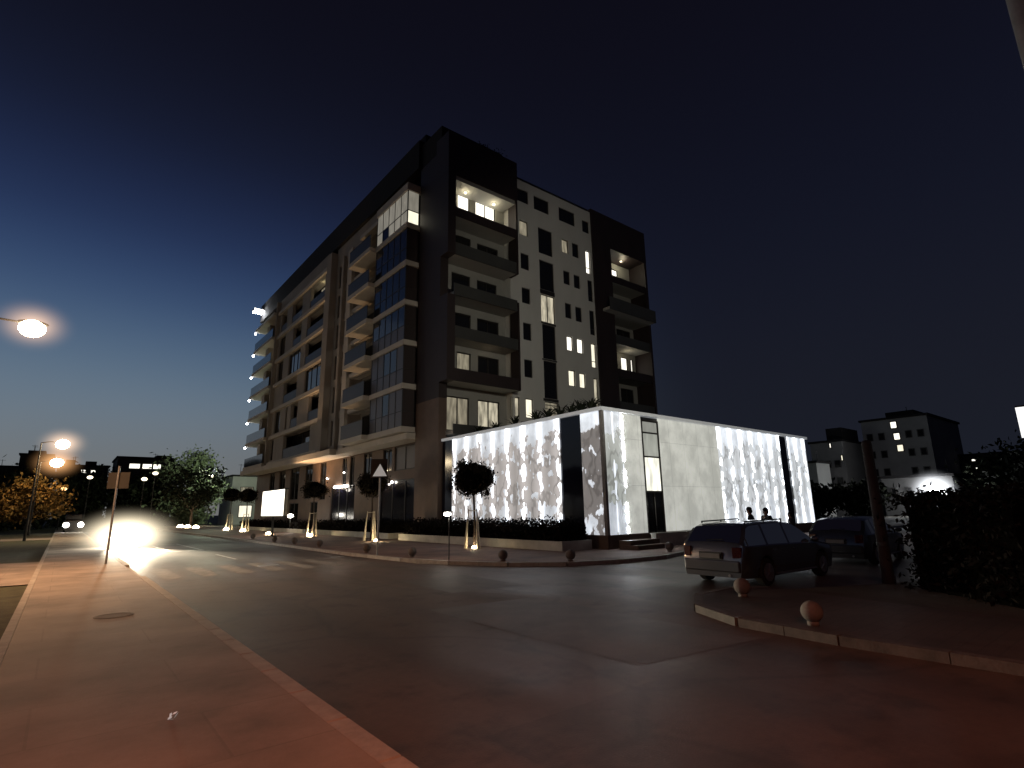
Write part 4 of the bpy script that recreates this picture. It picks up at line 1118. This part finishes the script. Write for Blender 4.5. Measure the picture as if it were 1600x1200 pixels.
    for sg in (1, -1):
        g = MB(); g.prism([(L0 - .012, sg * .56), (L0 + .02, sg * .77), (L0 + .30, sg * .868), (L0 + .28, sg * .80), (L0 + .06, sg * .56)][::sg], .66, .90); g.build('tail_light', TAIL, t, bevel=.012)
        g = MB(); g.prism([(L1 - .03, sg * .36), (L1 - .07, sg * .62), (L1 - .34, sg * .80), (L1 - .34, sg * .66), (L1 - .15, sg * .36)][::-sg], .54, .68); ho = g.build('headlight', HEAD, t, bevel=.012)
        if lit_head:
            e_ = MB(); e_.ball((L1 + .02, sg * .56, .62), .10, .16, .11, 14, 8); e_.build('beam_lens', M['head'], ho)
        g = MB(); g.ball((.86, sg * .98, .97), .07, .11, .075, 12, 8); g.tube((.86, sg * .86, .93), (.86, sg * .95, .95), .02, .02, 6); g.build('mirror', paint, t, smooth=True)
        g = MB(); g.box(-1.0, 1.0, sg * .872 - .012, sg * .872 + .012, .235, .275); g.build('sill_trim', RIM, t)
        if wagon:
            g = MB(); g.tube((-1.7, sg * .59, 1.465), (.0, sg * .60, 1.49), .017, .017, 8)
            for x in (-1.7, -.85, 0): g.tube((x, sg * .59, 1.42), (x, sg * .59, 1.48), .018, .018, 6)
            g.build('roof_rail', BLK, t)
    g = MB(); g.tube((L0 - .02, -.45, .27), (L0 + .3, -.45, .27), .03, .03, 10); g.build('exhaust', RIM, t)
    g = MB(); g.tube((L0 + .1, -.3, 1.07), (L0 + .09, .15, 1.05), .012, .009, 6); g.build('wiper', BLK, t)
    g = MB(); g.box(L1 - .02, L1 + .012, -.33, .33, .54, .66); g.build('grille', BLK, t)
    t.location = loc; t.rotation_euler = (0, 0, heading)
    return t

PG = pmat('silver_grey_car_paint', (.12, .13, .14), .28, .08, 2, metal=.7, coat=1)
PD = pmat('black_car_paint', (.035, .035, .038), .3, .1, 2, metal=.4, coat=.9)
PO = pmat('dark_blue_car_paint', (.03, .03, .04), .35, .1, 2, metal=.4, coat=.8)
M['head'] = emis('headlamp_beam', (1, .93, .78), 700)
hd_ = math.atan2(.80, 1.16)
d_ = Vector((math.cos(hd_), math.sin(hd_), 0)); r_ = Vector((d_.y, -d_.x, 0))
mid = Vector((12.72, 7.24, 0))          # middle of the rear axle
car('silver grey estate car parked rear on beside the right pavement corner', (14.53, 7.55, 0), R(-2), PG, 'estate')
car('dark hatchback parked beyond and to the right of the grey estate car', (21.0, 7.55, 0), R(2), PD, 'hatch')
oc = car('oncoming car with blazing headlights near the left pavement', (3.1, 42.0, 0), R(-90), PO, 'hatch', True)
for sx in (-.56, .56):
    light('SPOT', 'headlight_source', (3.1 + sx, 39.80, .66), 22000, (1, .85, .60), .07, (3.1 + sx + .9, 33.0, -.95), R(36), .8)

# ------------------------------------------------------------------ people
SKIN = pmat('skin', (.45, .28, .2), .6, .1, 4)
JK = [pmat('black_jacket', (.012, .012, .014), .85, .3, 8), pmat('dark_jacket', (.016, .015, .016), .85, .3, 8), pmat('grey_coat', (.10, .10, .10), .85, .3, 8)]
TR = pmat('dark_trousers', (.02, .02, .025), .85, .3, 8)
HR = pmat('dark_hair', (.015, .012, .01), .7, .3, 20)
SH = pmat('dark_shoes', (.01, .01, .01), .6, .2, 8)
def skinmesh(name, verts, edges, radii, mat, parent, root=0, sub=2):
    me = bpy.data.meshes.new(name); me.from_pydata(verts, edges, [])
    me.materials.append(mat)
    o = bpy.data.objects.new(name, me); COL.objects.link(o); o.parent = parent; ORG[o.name] = Vector((0, 0, 0))
    md = o.modifiers.new('skin', 'SKIN'); md.use_smooth_shade = True
    for i, r in enumerate(radii):
        sv = me.skin_vertices[0].data[i]; sv.radius = (r, r) if not isinstance(r, tuple) else r; sv.use_root = i == root
    sm = o.modifiers.new('subdivision', 'SUBSURF'); sm.levels = sub; sm.render_levels = sub
    return o
def person(label, loc, face, jk, h=1.74, lean=0.0, arm=0.0, group=None):
    t = thing('person', label, 'person', (0, 0, 0), group)
    s = h / 1.75
    V = [(0, 0, .98), (0, 0, 1.18), (0, 0, 1.38), (0, .0, 1.50), (0, .02, 1.60), (0, .03, 1.70),
         (.19, 0, 1.43), (.27, -.02 - arm, 1.16), (.25, .13 + arm, .95), (.25, .17 + arm, .88), (-.19, 0, 1.43), (-.27, -.03, 1.16), (-.26, .10, .92), (-.26, .13, .85),
         (.10, 0, .92), (.11, .02, .50), (.11, -.02, .09), (.12, .12, .05), (-.10, 0, .92), (-.11, .05, .50), (-.11, .0, .09), (-.12, .14, .05)]
    E_ = [(0, 1), (1, 2), (2, 3), (3, 4), (4, 5), (2, 6), (6, 7), (7, 8), (8, 9), (2, 10), (10, 11), (11, 12), (12, 13), (0, 14), (14, 15), (15, 16), (16, 17), (0, 18), (18, 19), (19, 20), (20, 21)]
    Rr = [(.14, .10), (.14, .10), (.15, .10), .055, (.075, .09), (.06, .075), .065, .045, .034, .03, .065, .045, .034, .03, .085, .058, .042, .035, .085, .058, .042, .035]
    def sc_(vs): return [(x * s, (y + lean * max(0, z - .9)) * s, z * s) for x, y, z in vs]
    body = skinmesh('body', sc_(V), E_, Rr, SKIN, t)
    # five fingers on each hand, curled
    hv = []; he = []; hr = []
    for hx, hy, hz in ((.25, .17 + arm, .88), (-.26, .13, .85)):
        sg = 1 if hx > 0 else -1
        for k in range(4):
            b0 = len(hv); yy = hy + .03 - k * .018; ln = (.065, .075, .07, .055)[k]
            hv += [(hx, yy - .02, hz - .02), (hx + .004 * sg, yy, hz - .06), (hx - .008 * sg, yy + .004, hz - .06 - ln * .6), (hx - .025 * sg, yy + .002, hz - .06 - ln)]
            he += [(b0, b0 + 1), (b0 + 1, b0 + 2), (b0 + 2, b0 + 3)]; hr += [.010, .009, .008, .007]
        b0 = len(hv); hv += [(hx, hy + .01, hz), (hx - .02 * sg, hy + .045, hz - .03), (hx - .03 * sg, hy + .055, hz - .07)]
        he += [(b0, b0 + 1), (b0 + 1, b0 + 2)]; hr += [.011, .010, .008]
    fo_ = skinmesh('fingers', sc_(hv), he, hr, SKIN, t, sub=1)
    # jacket, trousers, shoes, hair follow the body
    ji = [0, 1, 2, 3, 6, 7, 8, 10, 11, 12]; mp = {v: i for i, v in enumerate(ji)}
    je = [(mp[a], mp[b]) for a, b in E_ if a in mp and b in mp]
    jr = [(.17, .135), (.165, .13), (.18, .13), .075, .085, .068, .056, .085, .068, .056]
    jv = [V[i] for i in ji]; jv[0] = (0, 0, .84); jv[3] = (0, .0, 1.49)
    skinmesh('jacket', sc_(jv), je, jr, jk, t)
    skinmesh('trousers', sc_([(0, 0, .97), V[14], V[15], (V[16][0], V[16][1], .12), V[18], V[19], (V[20][0], V[20][1], .12)]), [(0, 1), (1, 2), (2, 3), (0, 4), (4, 5), (5, 6)], [.12, .10, .072, .06, .10, .072, .06], TR, t)
    for a in (16, 20):
        x, y, z = V[a]
        g = MB(); g.ball((x * s, (y + .07) * s, .045), .05, .14, .05, 12, 8); g.build('shoe', SH, t, smooth=True)
    g = MB(); g.ball((0, (.005 + lean * .78) * s, 1.70 * s), .092, .105, .085, 16, 10, jit=.02); g.ball((0, (-.03 + lean * .75) * s, 1.63 * s), .082, .075, .095, 14, 8, jit=.02); g.build('hair', HR, t, smooth=True)
    # face
    yF = (.115 + lean * .75) * s
    g = MB(); g.ball((0, yF + .005, 1.62 * s), .014, .022, .026, 10, 6); g.build('nose', SKIN, t, smooth=True)
    for sg in (1, -1):
        g = MB(); g.ball((sg * .032, yF - .008, 1.655 * s), .013, .008, .008, 10, 6); g.build('eye', HR, t)
        g = MB(); g.ball((sg * .088, (.02 + lean * .75) * s, 1.635 * s), .012, .025, .034, 10, 6); g.build('ear', SKIN, t, smooth=True)
    g = MB(); g.ball((0, yF - .006, 1.58 * s), .026, .008, .007, 10, 6); g.build('mouth', TAIL, t)
    t.location = loc; t.rotation_euler = (0, 0, face)
    return t
pc = {}
def along(px, D):       # point on the sight line of a pavement position
    return px
person('left one of two people in black jackets standing in front of the glowing facade', (19.75, 10.52, .0), R(20), JK[0], 1.76, .08, .05, 'pair of people by the facade')
person('right one of two people in black jackets standing in front of the glowing facade', (20.2, 10.2, .0), R(65), JK[1], 1.72, .0, .0, 'pair of people by the facade')
person('person in a dark grey coat standing by the dark strip at the facade end', (22.3, 10.28, .0), R(10), JK[2], 1.55)

# ------------------------------------------------------------------ right hand edge : hedge, posts, lit sign
ho = thing('boundary_hedge', 'tall dark hedge along the right hand pavement', 'hedge', (13.6, 2.9, .09))
h = MB()
def hseg(p, q, z1, n, wdt=.55):
    p = Vector((p[0], p[1], 0)); q = Vector((q[0], q[1], 0)); d = (q - p); nn = Vector((d.y, -d.x, 0)).normalized()
    for k in range(n):
        c = p + d * random.random() + nn * random.gauss(0, wdt * .55)
        h.leaf((c.x, c.y, random.uniform(.1, z1) if random.random() < .7 else z1 + random.gauss(0, .09)), .065)
hseg((14.5, 4.0), (12.7, 1.8), 1.9, 8000); hseg((12.7, 1.8), (12.5, -6), 2.0, 9000)
h.build('foliage', M['hedge'], ho)
c = MB()
for p, q in (((14.35, 3.85), (12.75, 1.9)), ((12.75, 1.9), (12.55, -6))):
    p = Vector((p[0], p[1], 0)); q = Vector((q[0], q[1], 0)); d = q - p; nn = Vector((d.y, -d.x, 0)).normalized() * .28
    c.prism([tuple((p + nn)[:2]), tuple((q + nn)[:2]), tuple((q - nn)[:2]), tuple((p - nn)[:2])][::-1], .09, 1.75)
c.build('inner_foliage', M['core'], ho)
t = thing('utility_post', 'thick dark brown post beside the right hand hedge', 'post', (14.6, 4.75, .0))
g = MB(); g.lathe((14.6, 4.75, 0), [(.14, 0), (.125, .3), (.115, 1.6), (.105, 3.2), (.09, 3.28), (.02, 3.3)], 16); g.build('shaft', pmat('rusty_brown_post', (.028, .017, .015), .8, .3, 4, .3), t, smooth=True)
g = MB(); g.lathe((14.6, 4.75, 0), [(.125, .9), (.13, .91), (.13, .97), (.125, .98)], 16); g.build('band', M['dmetal'], t)
t = thing('concrete_mast', 'tall grey concrete mast at the upper right edge', 'mast', (11.3, .40, .12))
g = MB(); g.tube((11.3, .40, .12), (11.3, .40, 13.5), .17, .12, 14); g.build('shaft', M['conc'], t, smooth=True)
g = MB(); g.tube((11.3, .40, 12.9), (11.65, 1.4, 12.95), .04, .04, 8); g.box(11.45, 11.85, 1.2, 1.75, 12.8, 13.0); g.build('added_flood_head', M['dmetal'], t)  # unseen housing added for the gable light
light('SPOT', 'added_mast_flood', (11.7, 1.6, 12.7), 5600, (1, .95, .80), .2, (27.0, 23.5, 12), R(66), .55)  # unseen light added to brighten gable and pavilion
t = thing('lit_sign', 'glowing white sign panel at the right edge of the view', 'illuminated sign', (16.9, 2.0, .09))
g = MB(); g.tube((16.9, 2.05, .09), (16.9, 2.05, 3.2), .06, .06, 10); g.build('post', M['dmetal'], t)
g = MB(); g.box(16.86, 17.0, 1.2, 2.34, 3.2, 3.98); g.build('cabinet', M['dmetal'], t)
p = MB(); p.face([(16.855, 2.34, 3.24), (16.855, 1.24, 3.24), (16.855, 1.24, 3.94), (16.855, 2.34, 3.94)]); p.build('lit_face', emis('white_sign_face', (1, 1, .97), 1.25), t)

# ------------------------------------------------------------------ background buildings
def block(name, label, x0, x1, y0, y1, z1, mat, wins, roofbits=(), group=None, cat='building'):
    """wins: (plane, a0, a1, z0, z1, mat) on the -X or -Y side"""
    t = thing(name, label, cat, (x0, y0, -.12), group)
    m_ = MB(); m_.box(x0, x1, y0, y1, -.12, z1); m_.build('wall', mat, t)
    m_ = MB(); m_.box(x0 - .25, x1 + .25, y0 - .25, y1 + .25, z1 + .003, z1 + .35)
    for b in roofbits: m_.box(*b)
    m_.build('roof', M['roof'], t)
    for q in range(2):
        ax = x0 + (x1 - x0) * random.uniform(.2, .8); ay = y0 + (y1 - y0) * random.uniform(.1, .6); hh = random.uniform(1.2, 2.6)
        m_ = MB(); m_.tube((ax, ay, z1 + .3), (ax, ay, z1 + .3 + hh), .05, .04, 5); m_.tube((ax - .5, ay, z1 + .1 + hh), (ax + .5, ay, z1 + .1 + hh), .03, .03, 5); m_.build('aerial', M['dmetal'], t)
    for pl, a0, a1, za, zb, mt in wins:
        window(t, pl, y0 if pl == 'Y' else x0, a0, a1, za, zb, mt, d=-.06, fw=.12)
    return t
FAR = pmat('far_dark_wall', (.035, .03, .03), .9, .3, .15)
FARG = pmat('far_grey_wall', (.22, .215, .21), .9, .25, .15)
FARM = pmat('far_mid_wall', (.07, .068, .066), .9, .3, .15)
FARL = pmat('far_light_wall', (.34, .34, .32), .9, .2, .15)
def grid(pl, a0, da, na, z0, dz, nz, w_, h_, litset, lm, dm):
    out = []
    for i in range(na):
        for j in range(nz):
            out.append((pl, a0 + i * da, a0 + i * da + w_, z0 + j * dz, z0 + j * dz + h_, lm if (i, j) in litset else dm))
    return out
LF = M['litw']
block('distant_building', 'low dark building at the far left with unlit windows', -19, -8.9, 160, 172, 12.6, FAR, grid('Y', -17.5, 3, 3, 2, 3.2, 3, 1.6, 1.5, set(), LF, P))
block('distant_building', 'taller dark stepped building behind the autumn tree', -8.7, -3.2, 158, 172, 15.2, FAR, grid('Y', -8.0, 2.4, 2, 2, 3.2, 4, 1.3, 1.5, set(), LF, P), [(-7.6, -4.6, 160, 165, 15.3, 16.4)])
block('distant_building', 'dark distant building with two small lit windows left of the square sign', -1.6, 6.8, 153, 165, 12.7, FAR, [('Y', .6, 1.6, 11.2, 12.1, LF), ('Y', 1.9, 3.0, 11.2, 12.1, LF), ('Y', 3.6, 4.6, 11.1, 12.0, LF)] + grid('Y', -.8, 2.6, 3, 2, 3.1, 3, 1.4, 1.4, set(), LF, P), [(-.9, .8, 155, 158, 12.7, 14.2), (2.6, 4.6, 155, 158, 12.7, 14.0)])
block('distant_building', 'dark distant building with a long lit window band at the street end', 7.8, 18.6, 145, 160, 14.2, FAR, [('Y', 9.9, 12.0, 11.9, 13.1, LF), ('Y', 12.3, 14.2, 11.9, 13.1, LF), ('Y', 14.3, 15.9, 11.9, 13.1, LF), ('Y', 14.8, 15.4, 7.4, 7.9, LF), ('Y', 15.7, 16.2, 7.4, 7.9, LF)] + grid('Y', 9, 3, 3, 2, 3.0, 2, 1.6, 1.3, set(), LF, P), [(15, 18, 147, 152, 14.2, 15.2)])
block('distant_building', 'pale floodlit house between the green tree and the tower', 25.5, 33.0, 120, 130, 9.2, FARL, [('X', 121.0, 122.4, 5.0, 7.0, M['litd']), ('Y', 27, 29.5, 1.2, 3.6, M['lit']), ('Y', 27, 29.5, 5.2, 7.2, M['litd'])])
light('POINT', 'house_floodlight', (24.0, 112, 5.5), 700, (.92, 1, .85), .3)
block('apartment_house', 'dark apartment building at right with three lit windows in a column', 104, 122, 24.9, 34.2, 15.2, FARG,
      [('X', 29.0, 30.0, 13.6, 14.8, LF), ('X', 28.8, 29.8, 11.7, 12.9, LF), ('X', 28.6, 29.6, 9.8, 11.0, M['lit'])] + grid('X', 25.6, 1.6, 2, 3.2, 2.9, 4, .9, 1.2, set(), LF, P) + grid('X', 31.0, 1.7, 2, 3.2, 2.9, 4, .9, 1.2, set(), LF, P), [(106, 112, 27, 31, 15.2, 16.6)])
block('apartment_house', 'grey stepped apartment building directly right of the pavilion', 98, 110, 35.4, 40.4, 11.8, FARG, [('X', 37.0, 37.4, 10.8, 11.7, LF), ('X', 35.5, 35.9, 8.6, 9.6, M['lit'])] + grid('X', 36.0, 1.5, 3, 2.0, 2.8, 3, .9, 1.2, set(), LF, P), [(99, 106, 35.6, 38.0, 11.8, 14.2)])
block('apartment_house', 'narrow pale grey house seen just past the pavilion end', 92, 97, 37.4, 39.4, 8.2, FARL, [('X', 38.2, 38.8, 4.5, 5.6, P), ('X', 38.2, 38.8, 1.5, 2.6, P)])
block('garage', 'low white house lit by the bright security floodlight', 97, 104, 21.6, 30.4, 5.4, FARM, [('X', 28.6, 29.3, 2.6, 4.0, P), ('X', 26.6, 27.2, 2.6, 4.0, P), ('X', 24.6, 25.4, .4, 2.2, P)])
t = thing('security_floodlight', 'dazzling white security floodlight on the low white house', 'floodlight', (96.4, 23.8, 0))
g = MB(); g.tube((96.4, 23.8, -.1), (96.4, 23.8, 3.0), .06, .06, 8); g.build('post', M['dmetal'], t)
g = MB(); g.ball((96.2, 23.8, 3.2), .5, .7, .65, 16, 10); g.build('lens', emis('security_lens', (.93, .96, 1), 150), t)
g = MB(); g.ball((96.0, 22.7, 2.0), .2, .3, .25, 12, 8); g.build('lower_lens', M['lampc'], t)
light('POINT', 'security_fill', (89.0, 26.5, 6.0), 420, (.93, .96, 1), .4)  # fill light added well before the lens to brighten the far walls
block('hill_house', 'dark distant house with a cluster of small lit windows near the right edge', 118, 130, 17.5, 25.0, 9.3, FAR, [('X', 22.6, 23.3, 8.3, 8.8, LF), ('X', 21.6, 22.0, 8.5, 8.8, LF), ('X', 21.7, 22.3, 7.8, 8.2, LF), ('X', 22.3, 23.0, 7.0, 7.4, LF), ('X', 21.0, 21.5, 5.6, 5.9, M['lit'])])
for x, y, z, lab in ((2.4, 99.0, 7.2, 'small bright far lamp just left of the square sign plate'), (9.6, 93.0, 7.6, 'small bright far lamp above the headlight glare, below the lit window band'), (8.1, 90.0, 6.6, 'larger bright far lamp below the lit window band'), (-.3, 100.0, 5.6, 'small orange far lamp beside the autumn tree'), (18.2, 101.0, 7.9, 'bright lamp close to the far end of the tower')):
    t = thing('far_lamp', lab, 'street lamp', (x, y, 0))
    g = MB(); g.tube((x, y, 0), (x, y, z), .07, .05, 8); g.build('pole', M['dmetal'], t)
    g = MB(); g.ball((x, y, z + .15), .36, .36, .24, 12, 8); g.build('lamp_head', M['lampm'] if 'orange' not in lab else M['lampo'], t)
t = thing('far_vehicle', 'distant vehicle with bright lamps at the end of the left pavement', 'vehicle', (1.2, 86, .0))
g = MB(); g.prism([(.2, 86), (2.2, 86), (2.2, 90), (.2, 90)], .35, 1.5); g.prism([(.35, 86.6), (2.05, 86.6), (2.05, 89.6), (.35, 89.6)], 1.503, 2.2); g.build('body', PO, t, bevel=.12)
for x in (.5, 1.9):
    g = MB(); g.ball((x, 85.95, .95), .30, .1, .3, 12, 8); g.build('headlight', M['lampw'], t)
for x in (.4, 2.0):
    for y in (86.8, 89.2):
        g = MB(); g.lathe((x, y, .33), [(.33, -.1), (.33, .1)], 16, axis='X'); g.build('wheel', TYRE, t)

# ------------------------------------------------------------------ background trees
def tree(x, y, h, rw, label, mat, n, z0=0.0, leaf=.28, lo=.25, group=None, trunk=True):
    t = thing('tree', label, 'tree', (x, y, z0), group)
    tr = MB(); top = Vector((x + random.uniform(-.3, .3), y, z0 + h * .75))
    tr.tube((x, y, z0 - .1), (x, y, z0 + h * .3), h * .028, h * .02, 8); tr.tube((x, y, z0 + h * .3), top, h * .02, h * .006, 8)
    cl = []
    for i in range(26):
        a = random.uniform(0, 6.28); q = random.random() ** .6; zz = random.uniform(lo, .95)
        rr = rw * q * math.sqrt(max(.08, 1 - ((zz - .58) / .46) ** 2))
        cl.append(Vector((x + rr * math.cos(a), y + rr * math.sin(a), z0 + h * zz)))
    for c_ in cl[:12]: tr.tube((x, y, z0 + h * random.uniform(.25, .5)), c_, h * .009, h * .003, 5)
    tr.build('trunk', M['bark'], t)
    cr = MB()
    for k in range(n):
        c_ = random.choice(cl); s_ = rw * .22
        cr.leaf((c_.x + random.gauss(0, s_), c_.y + random.gauss(0, s_), c_.z + random.gauss(0, s_ * .75)), leaf)
    cr.build('crown', M[mat], t)
    return t
tree(-2.9, 84.0, 6.0, 3.3, 'autumn tree lit orange by the street lamp above it', 'leafo', 2600, leaf=.26, lo=.38)
tree(17.5, 112, 12.8, 5.8, 'tall pale green tree standing beside the far street, left of the tower', 'leafg', 6500, leaf=.36, lo=.12)
tree(15.5, 98, 9.0, 3.8, 'dark round tree in front of the tall pale green tree', 'leafd', 2400, leaf=.3)
light('POINT', 'tree_fill_light', (18.5, 100, 9.0), 4200, (.85, 1, .7), .3)  # unseen light added to brighten the pale green tree
for i, (x, y, h_, r_w, lab) in enumerate([(-16, 120, 8.5, 6, 'dark tree at the left border beyond the verge'), (-9.5, 110, 8.5, 6, 'dark tree left behind the autumn tree'), (-4.5, 118, 9.5, 5.5, 'dark tree right behind the autumn tree'), (1.5, 128, 10.5, 5, 'dark tree left of the square sign in the distance'), (7.0, 125, 9.5, 5, 'dark tree behind the headlights in the distance'), (12.0, 122, 8.5, 4.5, 'dark low tree under the lit window band')]):
    tree(x, y, h_, r_w, lab, 'leafd', 2200, leaf=.42, lo=.05, group='dark trees at the street end')
for x, y, h_, r_w, lab in [(104, 17.5, 9, 6.5, 'dark tree right of the security floodlight'), (92, 8.5, 8.5, 7, 'dark tree near the right edge below the hill house'), (88, 30.5, 4.2, 3.4, 'dark low tree before the grey apartment buildings'), (86, 36.0, 4.5, 3.2, 'dark low tree close to the pavilion end'), (110, 2, 10, 8, 'dark tree at the extreme right behind the lit sign')]:
    tree(x, y, h_, r_w, lab, 'leafd', 1800, leaf=.42, lo=.05, group='dark trees at the right')

# ------------------------------------------------------------------ glowing volumes added for camera glare around the strongest lamps
def glare_glow(loc, rx, ry, rz, k, col, label, power=3.0):
    m = bpy.data.materials.new('lamp_glare'); m.use_nodes = True; nt = m.node_tree; N = nt.nodes; L = nt.links
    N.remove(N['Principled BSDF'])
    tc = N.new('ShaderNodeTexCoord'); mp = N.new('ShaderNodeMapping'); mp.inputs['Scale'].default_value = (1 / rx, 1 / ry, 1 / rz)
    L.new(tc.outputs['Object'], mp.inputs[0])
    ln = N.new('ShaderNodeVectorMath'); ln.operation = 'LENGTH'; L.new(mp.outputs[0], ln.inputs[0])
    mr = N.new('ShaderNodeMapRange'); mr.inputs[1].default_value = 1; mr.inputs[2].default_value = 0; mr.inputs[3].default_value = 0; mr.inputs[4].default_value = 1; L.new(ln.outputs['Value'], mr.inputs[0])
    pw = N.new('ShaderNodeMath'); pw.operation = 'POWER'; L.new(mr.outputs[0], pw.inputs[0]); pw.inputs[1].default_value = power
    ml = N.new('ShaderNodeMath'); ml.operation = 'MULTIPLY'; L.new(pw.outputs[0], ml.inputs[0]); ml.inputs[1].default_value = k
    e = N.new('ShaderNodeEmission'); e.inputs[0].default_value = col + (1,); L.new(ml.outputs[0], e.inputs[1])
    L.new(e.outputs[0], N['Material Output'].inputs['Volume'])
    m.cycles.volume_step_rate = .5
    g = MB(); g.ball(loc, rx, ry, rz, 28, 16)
    o = g.build('lamp_glare', m, origin=loc, smooth=True)
    tag(o, label, 'glare_glow', None, 'stuff')
glare_glow((2.95, 38.6, .75), 3.2, 4.2, 1.9, 2.8, (1, .85, .60), 'warm white glare glow added around the blazing headlights of the oncoming car', 3.2)
glare_glow((95.4, 23.6, 3.2), 3.6, 3.6, 3.6, 2.0, (.9, .94, 1), 'white glare glow added around the dazzling security floodlight')
glare_glow((-1.52, 22.6, 7.9), 1.3, 1.3, 1.0, 1.8, (1, .62, .36), 'warm glow around the nearest street lamp at the left edge')
glare_glow((-.72, 59.3, 7.9), 2.2, 2.2, 1.7, 1.2, (1, .66, .42), 'warm glow around the middle street lamp above the left pavement')
glare_glow((-1.22, 80.0, 7.9), 3.0, 3.0, 2.2, 1.0, (1, .50, .2), 'orange glow around the far street lamp over the autumn tree')

# ------------------------------------------------------------------ render settings
sc.view_settings.view_transform = 'Standard'; sc.view_settings.look = 'None'; sc.view_settings.exposure = 0; sc.view_settings.gamma = 1
sc.render.engine = 'CYCLES'
cy = sc.cycles
cy.use_denoising = True
cy.max_bounces = 6; cy.diffuse_bounces = 3; cy.glossy_bounces = 3; cy.sample_clamp_indirect = 6
try: cy.use_light_tree = True
except Exception: pass
